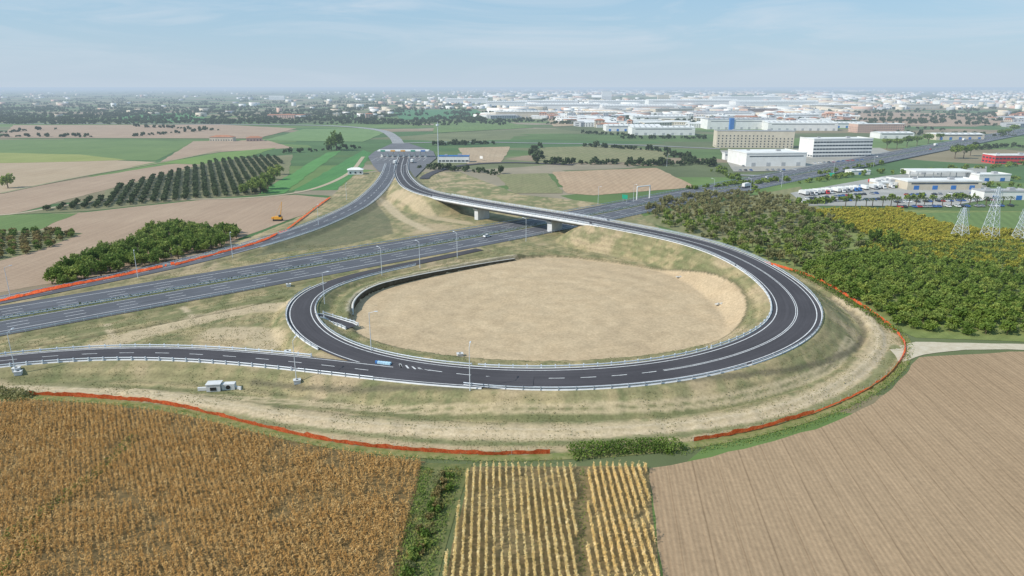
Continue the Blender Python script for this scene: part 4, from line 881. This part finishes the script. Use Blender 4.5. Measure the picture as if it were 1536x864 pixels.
# ---------------- vehicles
def car_parts(L=4.3,W=1.8,Hh=1.45):
    b=MB(); b.prism([(-L/2,.35),(-L/2+.05,.75),(-L/2+.3,.9),(L/2-1.1,.92),(L/2-.1,.72),(L/2,.4),(L/2-.1,.25),(-L/2+.1,.25)],-W/2,W/2)
    c=MB(); c.box((0,-.25,.92+(Hh-.92)/2),(W*.94,2.5,Hh-.92),top=(.82,.62))
    r_=MB(); r_.box((0,-.27,Hh+.015),(W*.76,1.5,.05))
    w=MB(); w.cyl((-.1,0,0),(.1,0,0),.32,.32,12)
    return b,c,r_,w
cache={}
def add_car(p,rz,m,label,grp):
    b,c,r_,w=car_parts(); r=obj('car',None,p,None,label,'car',None,grp,rz-math.pi/2)
    for key,mb,mt_ in (('body',b,m),('window',c,m_glass),('roof',r_,m)):
        k=(key,m.name)
        if k not in cache: cache[k]=mb.mesh(key,[mt_])
        obj(key,cache[k],(0,0,0),r)
    if 'wheel' not in cache: cache['wheel']=w.mesh('wheel',[m_tyre])
    for x in (-.85,.85):
        for y in (-1.35,1.35): obj('wheel',cache['wheel'],(x,y,.32),r)
nM=normals(MW)
def on_mw(u,v,off):
    i=near(MW,S(u,v,1)); n=nM[i]; return (MW[i,0]+n[0]*off,MW[i,1]+n[1]*off,1.06),math.atan2(-n[0],n[1])
for u,v,off,ci,lb in ((722,354,-4.3,0,'white car driving on the motorway'),(965,307,-8,1,'grey car driving on the motorway'),(1165,268,8,0,'white car driving on the motorway'),(1225,256,-8,2,'black car driving on the motorway'),(1330,236,8,0,'white car driving on the motorway'),(1390,224,-4.3,3,'red car driving on the motorway')):
    p,a=on_mw(u,v,off); add_car(p,a,m_cars[ci],lb,'cars on the motorway')
def single_car(m):
    b,c,r_,w=car_parts(); mb=MB()
    for src,mi in ((b,0),(c,1),(r_,0)):
        o=len(mb.v); mb.v+=src.v; mb.f+=[tuple(o+i for i in f) for f in src.f]; mb.m+=[mi]*len(src.f)
    for x in (-.85,.85):
        for y in (-1.35,1.35): mb.cyl((x-.1,y,.32),(x+.1,y,.32),.32,.32,8,2)
    return mb.mesh('parked_car',[m,m_glass,m_tyre])
cm_=[single_car(m) for m in m_cars]
def truck_mesh(c1,c2):
    mb=MB(); mb.box((0,0,2.2),(2.3,7.5,2.4),mat=0); mb.box((0,4.9,1.65),(2.2,1.9,2.3),mat=1,top=(.95,.85)); mb.box((0,5.83,2.1),(1.9,.1,.8),mat=2); mb.box((0,.8,.85),(2.,9,.3),mat=3)
    for y in (-2.8,-1.8,4.6):
        for x in (-1.,1.): mb.cyl((x-.15,y,.5),(x+.15,y,.5),.5,.5,10,3)
    return mb.mesh('parked_truck',[c1,c2,m_glass,m_tyre])
tm=[truck_mesh(m_white,m_cars[0]),truck_mesh(m_white,m_blue),truck_mesh(m_conc2,m_cars[1]),truck_mesh(m_white,m_red),truck_mesh(m_conc2,m_cars[0])]
for u0,u1,v0,v1,step,w in ((1200,1345,293,280,6,'t'),(1205,1330,304,299,6,'c'),(1210,1320,299,290,6,'c'),(1345,1500,304,300,6,'c'),(1350,1530,311,309,7,'c'),(1310,1350,275,270,7,'t'),(1100,1120,243,252,5,'c'),(1215,1300,246,240,7,'c'),(1110,1200,256,255,8,'c'),(1360,1500,293,290,8,'c')):
    n=int((u1-u0)/step)
    for i in range(n):
        if random.random()<.18: continue
        t=i/n; p=S(u0+(u1-u0)*t,v0+(v1-v0)*t,.32 if w=='t' or v0>260 else .42)
        if w=='t': obj('parked_truck',random.choice(tm),p,None,'box lorry parked in the service yard','truck',None,'lorries parked in the yard',random.choice((.1,3.2))+random.uniform(-.05,.05))
        else: obj('parked_car',random.choice(cm_),p,None,'car parked in the service yard','car',None,'cars parked in the yards',random.choice((.1,3.2))+random.uniform(-.05,.05))
for u,v in ((592,246),(618,244)):
    p=S(u,v,.9); obj('truck',tm[0],p,None,'white lorry near the toll booths','truck',None,'lorries on the roads',0)
for off,u,v in ((8,1420,220),(8,1460,212),(-8,1105,280)):
    p,a=on_mw(u,v,off); obj('truck',tm[0],p,None,'white lorry on the motorway','truck',None,'lorries on the roads',a-math.pi/2)
for u,v in ((1080,457),(1018,416)):
    p=SG(u,v); r=obj('rubble_heap',None,p,None,'small heap of pale rubble on bare ground','rubble'); 
    for k_ in range(9): mb=MB(); mb.box((random.uniform(-1.3,1.3),random.uniform(-.8,.8),random.uniform(.1,.4)),(random.uniform(.4,.9),random.uniform(.4,.8),random.uniform(.2,.5)),rz=random.uniform(0,3)); obj('chunk',mb.mesh('chunk',[m_conc]),(0,0,0),r)
pm=MB(); pm.cyl((0,0,0),(0,0,5.5),.3,.22,7); ptr=pm.mesh('trunk',[m_bark]); fm=MB()
for k_ in range(14):
    a=k_*.449; e=.6 if k_%2 else .1; pts=[]
    for t in (0,.35,.7,1): pts.append((math.cos(a)*t*2.6,math.sin(a)*t*2.6,5.5+e*math.sin(t*2)*1.6-t*t*1.5))
    s_=(-math.sin(a)*.28,math.cos(a)*.28)
    for A_,B_ in zip(pts[:-1],pts[1:]): fm.quad((A_[0]-s_[0],A_[1]-s_[1],A_[2]),(A_[0]+s_[0],A_[1]+s_[1],A_[2]),(B_[0]+s_[0]*.8,B_[1]+s_[1]*.8,B_[2]),(B_[0]-s_[0]*.8,B_[1]-s_[1]*.8,B_[2]))
pcr=fm.mesh('crown',[leaf_dk])
for u in range(1270,1530,13):
    p=S(u+random.uniform(-3,3),311-(u-1270)*.012,.1); r=obj('palm_tree',None,p,None,'small palm tree lining the service area','tree',None,'palms by the service area',random.uniform(0,6)); obj('trunk',ptr,(0,0,0),r); obj('crown',pcr,(0,0,0),r)
# ---------------- aerial haze painted as emission into every surface material by distance from origin
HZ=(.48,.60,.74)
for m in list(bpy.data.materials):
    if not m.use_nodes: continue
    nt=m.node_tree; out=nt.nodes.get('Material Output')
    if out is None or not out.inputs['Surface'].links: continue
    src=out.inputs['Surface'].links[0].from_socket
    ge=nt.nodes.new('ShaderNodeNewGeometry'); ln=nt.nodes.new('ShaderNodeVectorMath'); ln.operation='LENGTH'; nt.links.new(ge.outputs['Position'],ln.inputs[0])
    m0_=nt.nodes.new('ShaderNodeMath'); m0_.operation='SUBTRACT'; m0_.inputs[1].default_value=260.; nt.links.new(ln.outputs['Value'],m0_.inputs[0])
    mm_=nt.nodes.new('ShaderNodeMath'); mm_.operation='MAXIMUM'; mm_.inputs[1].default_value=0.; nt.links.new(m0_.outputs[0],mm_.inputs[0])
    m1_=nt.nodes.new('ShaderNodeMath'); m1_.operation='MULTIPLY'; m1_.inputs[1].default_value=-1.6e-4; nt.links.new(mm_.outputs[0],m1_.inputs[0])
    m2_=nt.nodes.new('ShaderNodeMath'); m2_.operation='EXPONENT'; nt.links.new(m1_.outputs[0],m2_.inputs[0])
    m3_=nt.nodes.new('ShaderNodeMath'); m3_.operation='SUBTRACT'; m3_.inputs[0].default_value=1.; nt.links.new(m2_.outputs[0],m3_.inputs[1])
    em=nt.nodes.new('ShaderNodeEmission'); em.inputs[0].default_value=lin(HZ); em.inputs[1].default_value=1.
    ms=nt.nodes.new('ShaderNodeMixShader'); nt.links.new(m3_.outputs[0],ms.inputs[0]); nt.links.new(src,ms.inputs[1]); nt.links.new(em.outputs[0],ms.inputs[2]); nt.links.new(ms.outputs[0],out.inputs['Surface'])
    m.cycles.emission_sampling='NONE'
# ---------------- light
sun_dir=Vector((-.68,-.28,.66)).normalized(); el=math.asin(sun_dir.z); az=math.atan2(sun_dir.x,sun_dir.y)
sl=bpy.data.lights.new('sun','SUN'); sl.energy=4.8; sl.angle=math.radians(.5); sl.color=(1,.95,.87); so=bpy.data.objects.new('sun',sl); COL.objects.link(so); so.rotation_euler=sun_dir.to_track_quat('Z','Y').to_euler()
BS=.11
w=bpy.data.worlds.new('World'); sc.world=w; w.use_nodes=True; nt=w.node_tree; bg=nt.nodes['Background']; bg.inputs['Strength'].default_value=BS
sky=nt.nodes.new('ShaderNodeTexSky'); sky.sky_type='NISHITA'; sky.sun_disc=False; sky.sun_elevation=el; sky.sun_rotation=az; sky.dust_density=.6; sky.ozone_density=1.5
tcn=nt.nodes.new('ShaderNodeTexCoord')
tint=nt.nodes.new('ShaderNodeMix'); tint.data_type='RGBA'; tint.inputs[0].default_value=.65; tint.inputs[7].default_value=(.33/BS,.59/BS,.82/BS,1); nt.links.new(sky.outputs[0],tint.inputs[6])
mp=nt.nodes.new('ShaderNodeMapping'); mp.inputs[3].default_value=(1.6,1.6,13); nzz=nt.nodes.new('ShaderNodeTexNoise'); nzz.inputs['Scale'].default_value=2.; nzz.inputs['Detail'].default_value=8; nzz.inputs['Roughness'].default_value=.6; nzz.inputs['Distortion'].default_value=.8
cr=nt.nodes.new('ShaderNodeValToRGB'); cr.color_ramp.elements[0].position=.46; cr.color_ramp.elements[1].position=.78; cr.color_ramp.elements[0].color=(0,0,0,1); cr.color_ramp.elements[1].color=(.75,.75,.75,1)
mx=nt.nodes.new('ShaderNodeMix'); mx.data_type='RGBA'; mx.inputs[7].default_value=(.68/BS,.76/BS,.84/BS,1)
nt.links.new(tcn.outputs['Generated'],mp.inputs[0]); nt.links.new(mp.outputs[0],nzz.inputs['Vector']); nt.links.new(nzz.outputs['Fac'],cr.inputs[0]); nt.links.new(cr.outputs[0],mx.inputs[0]); nt.links.new(tint.outputs[2],mx.inputs[6])
sx=nt.nodes.new('ShaderNodeSeparateXYZ'); nt.links.new(tcn.outputs['Generated'],sx.inputs[0])
k1=nt.nodes.new('ShaderNodeMath'); k1.operation='MULTIPLY'; k1.inputs[1].default_value=-17.; nt.links.new(sx.outputs['Z'],k1.inputs[0])
k2=nt.nodes.new('ShaderNodeMath'); k2.operation='EXPONENT'; k2.use_clamp=True; nt.links.new(k1.outputs[0],k2.inputs[0])
mh=nt.nodes.new('ShaderNodeMix'); mh.data_type='RGBA'; mh.inputs[7].default_value=(HZ[0]*1.12/BS,HZ[1]*1.06/BS,HZ[2]*1.0/BS,1)
nt.links.new(k2.outputs[0],mh.inputs[0]); nt.links.new(mx.outputs[2],mh.inputs[6]); nt.links.new(mh.outputs[2],bg.inputs[0])
sc.view_settings.view_transform='Standard'; sc.view_settings.look='None'; sc.view_settings.exposure=0
cam=bpy.data.cameras.new('camera'); cam.lens=24; cam.sensor_width=36; cam.clip_end=150000; cam.clip_start=.5
co=bpy.data.objects.new('camera',cam); COL.objects.link(co); co.location=(0,0,CAMH); co.rotation_euler=(math.pi/2-P,0,0); sc.camera=co
print('objects',len(bpy.data.objects))
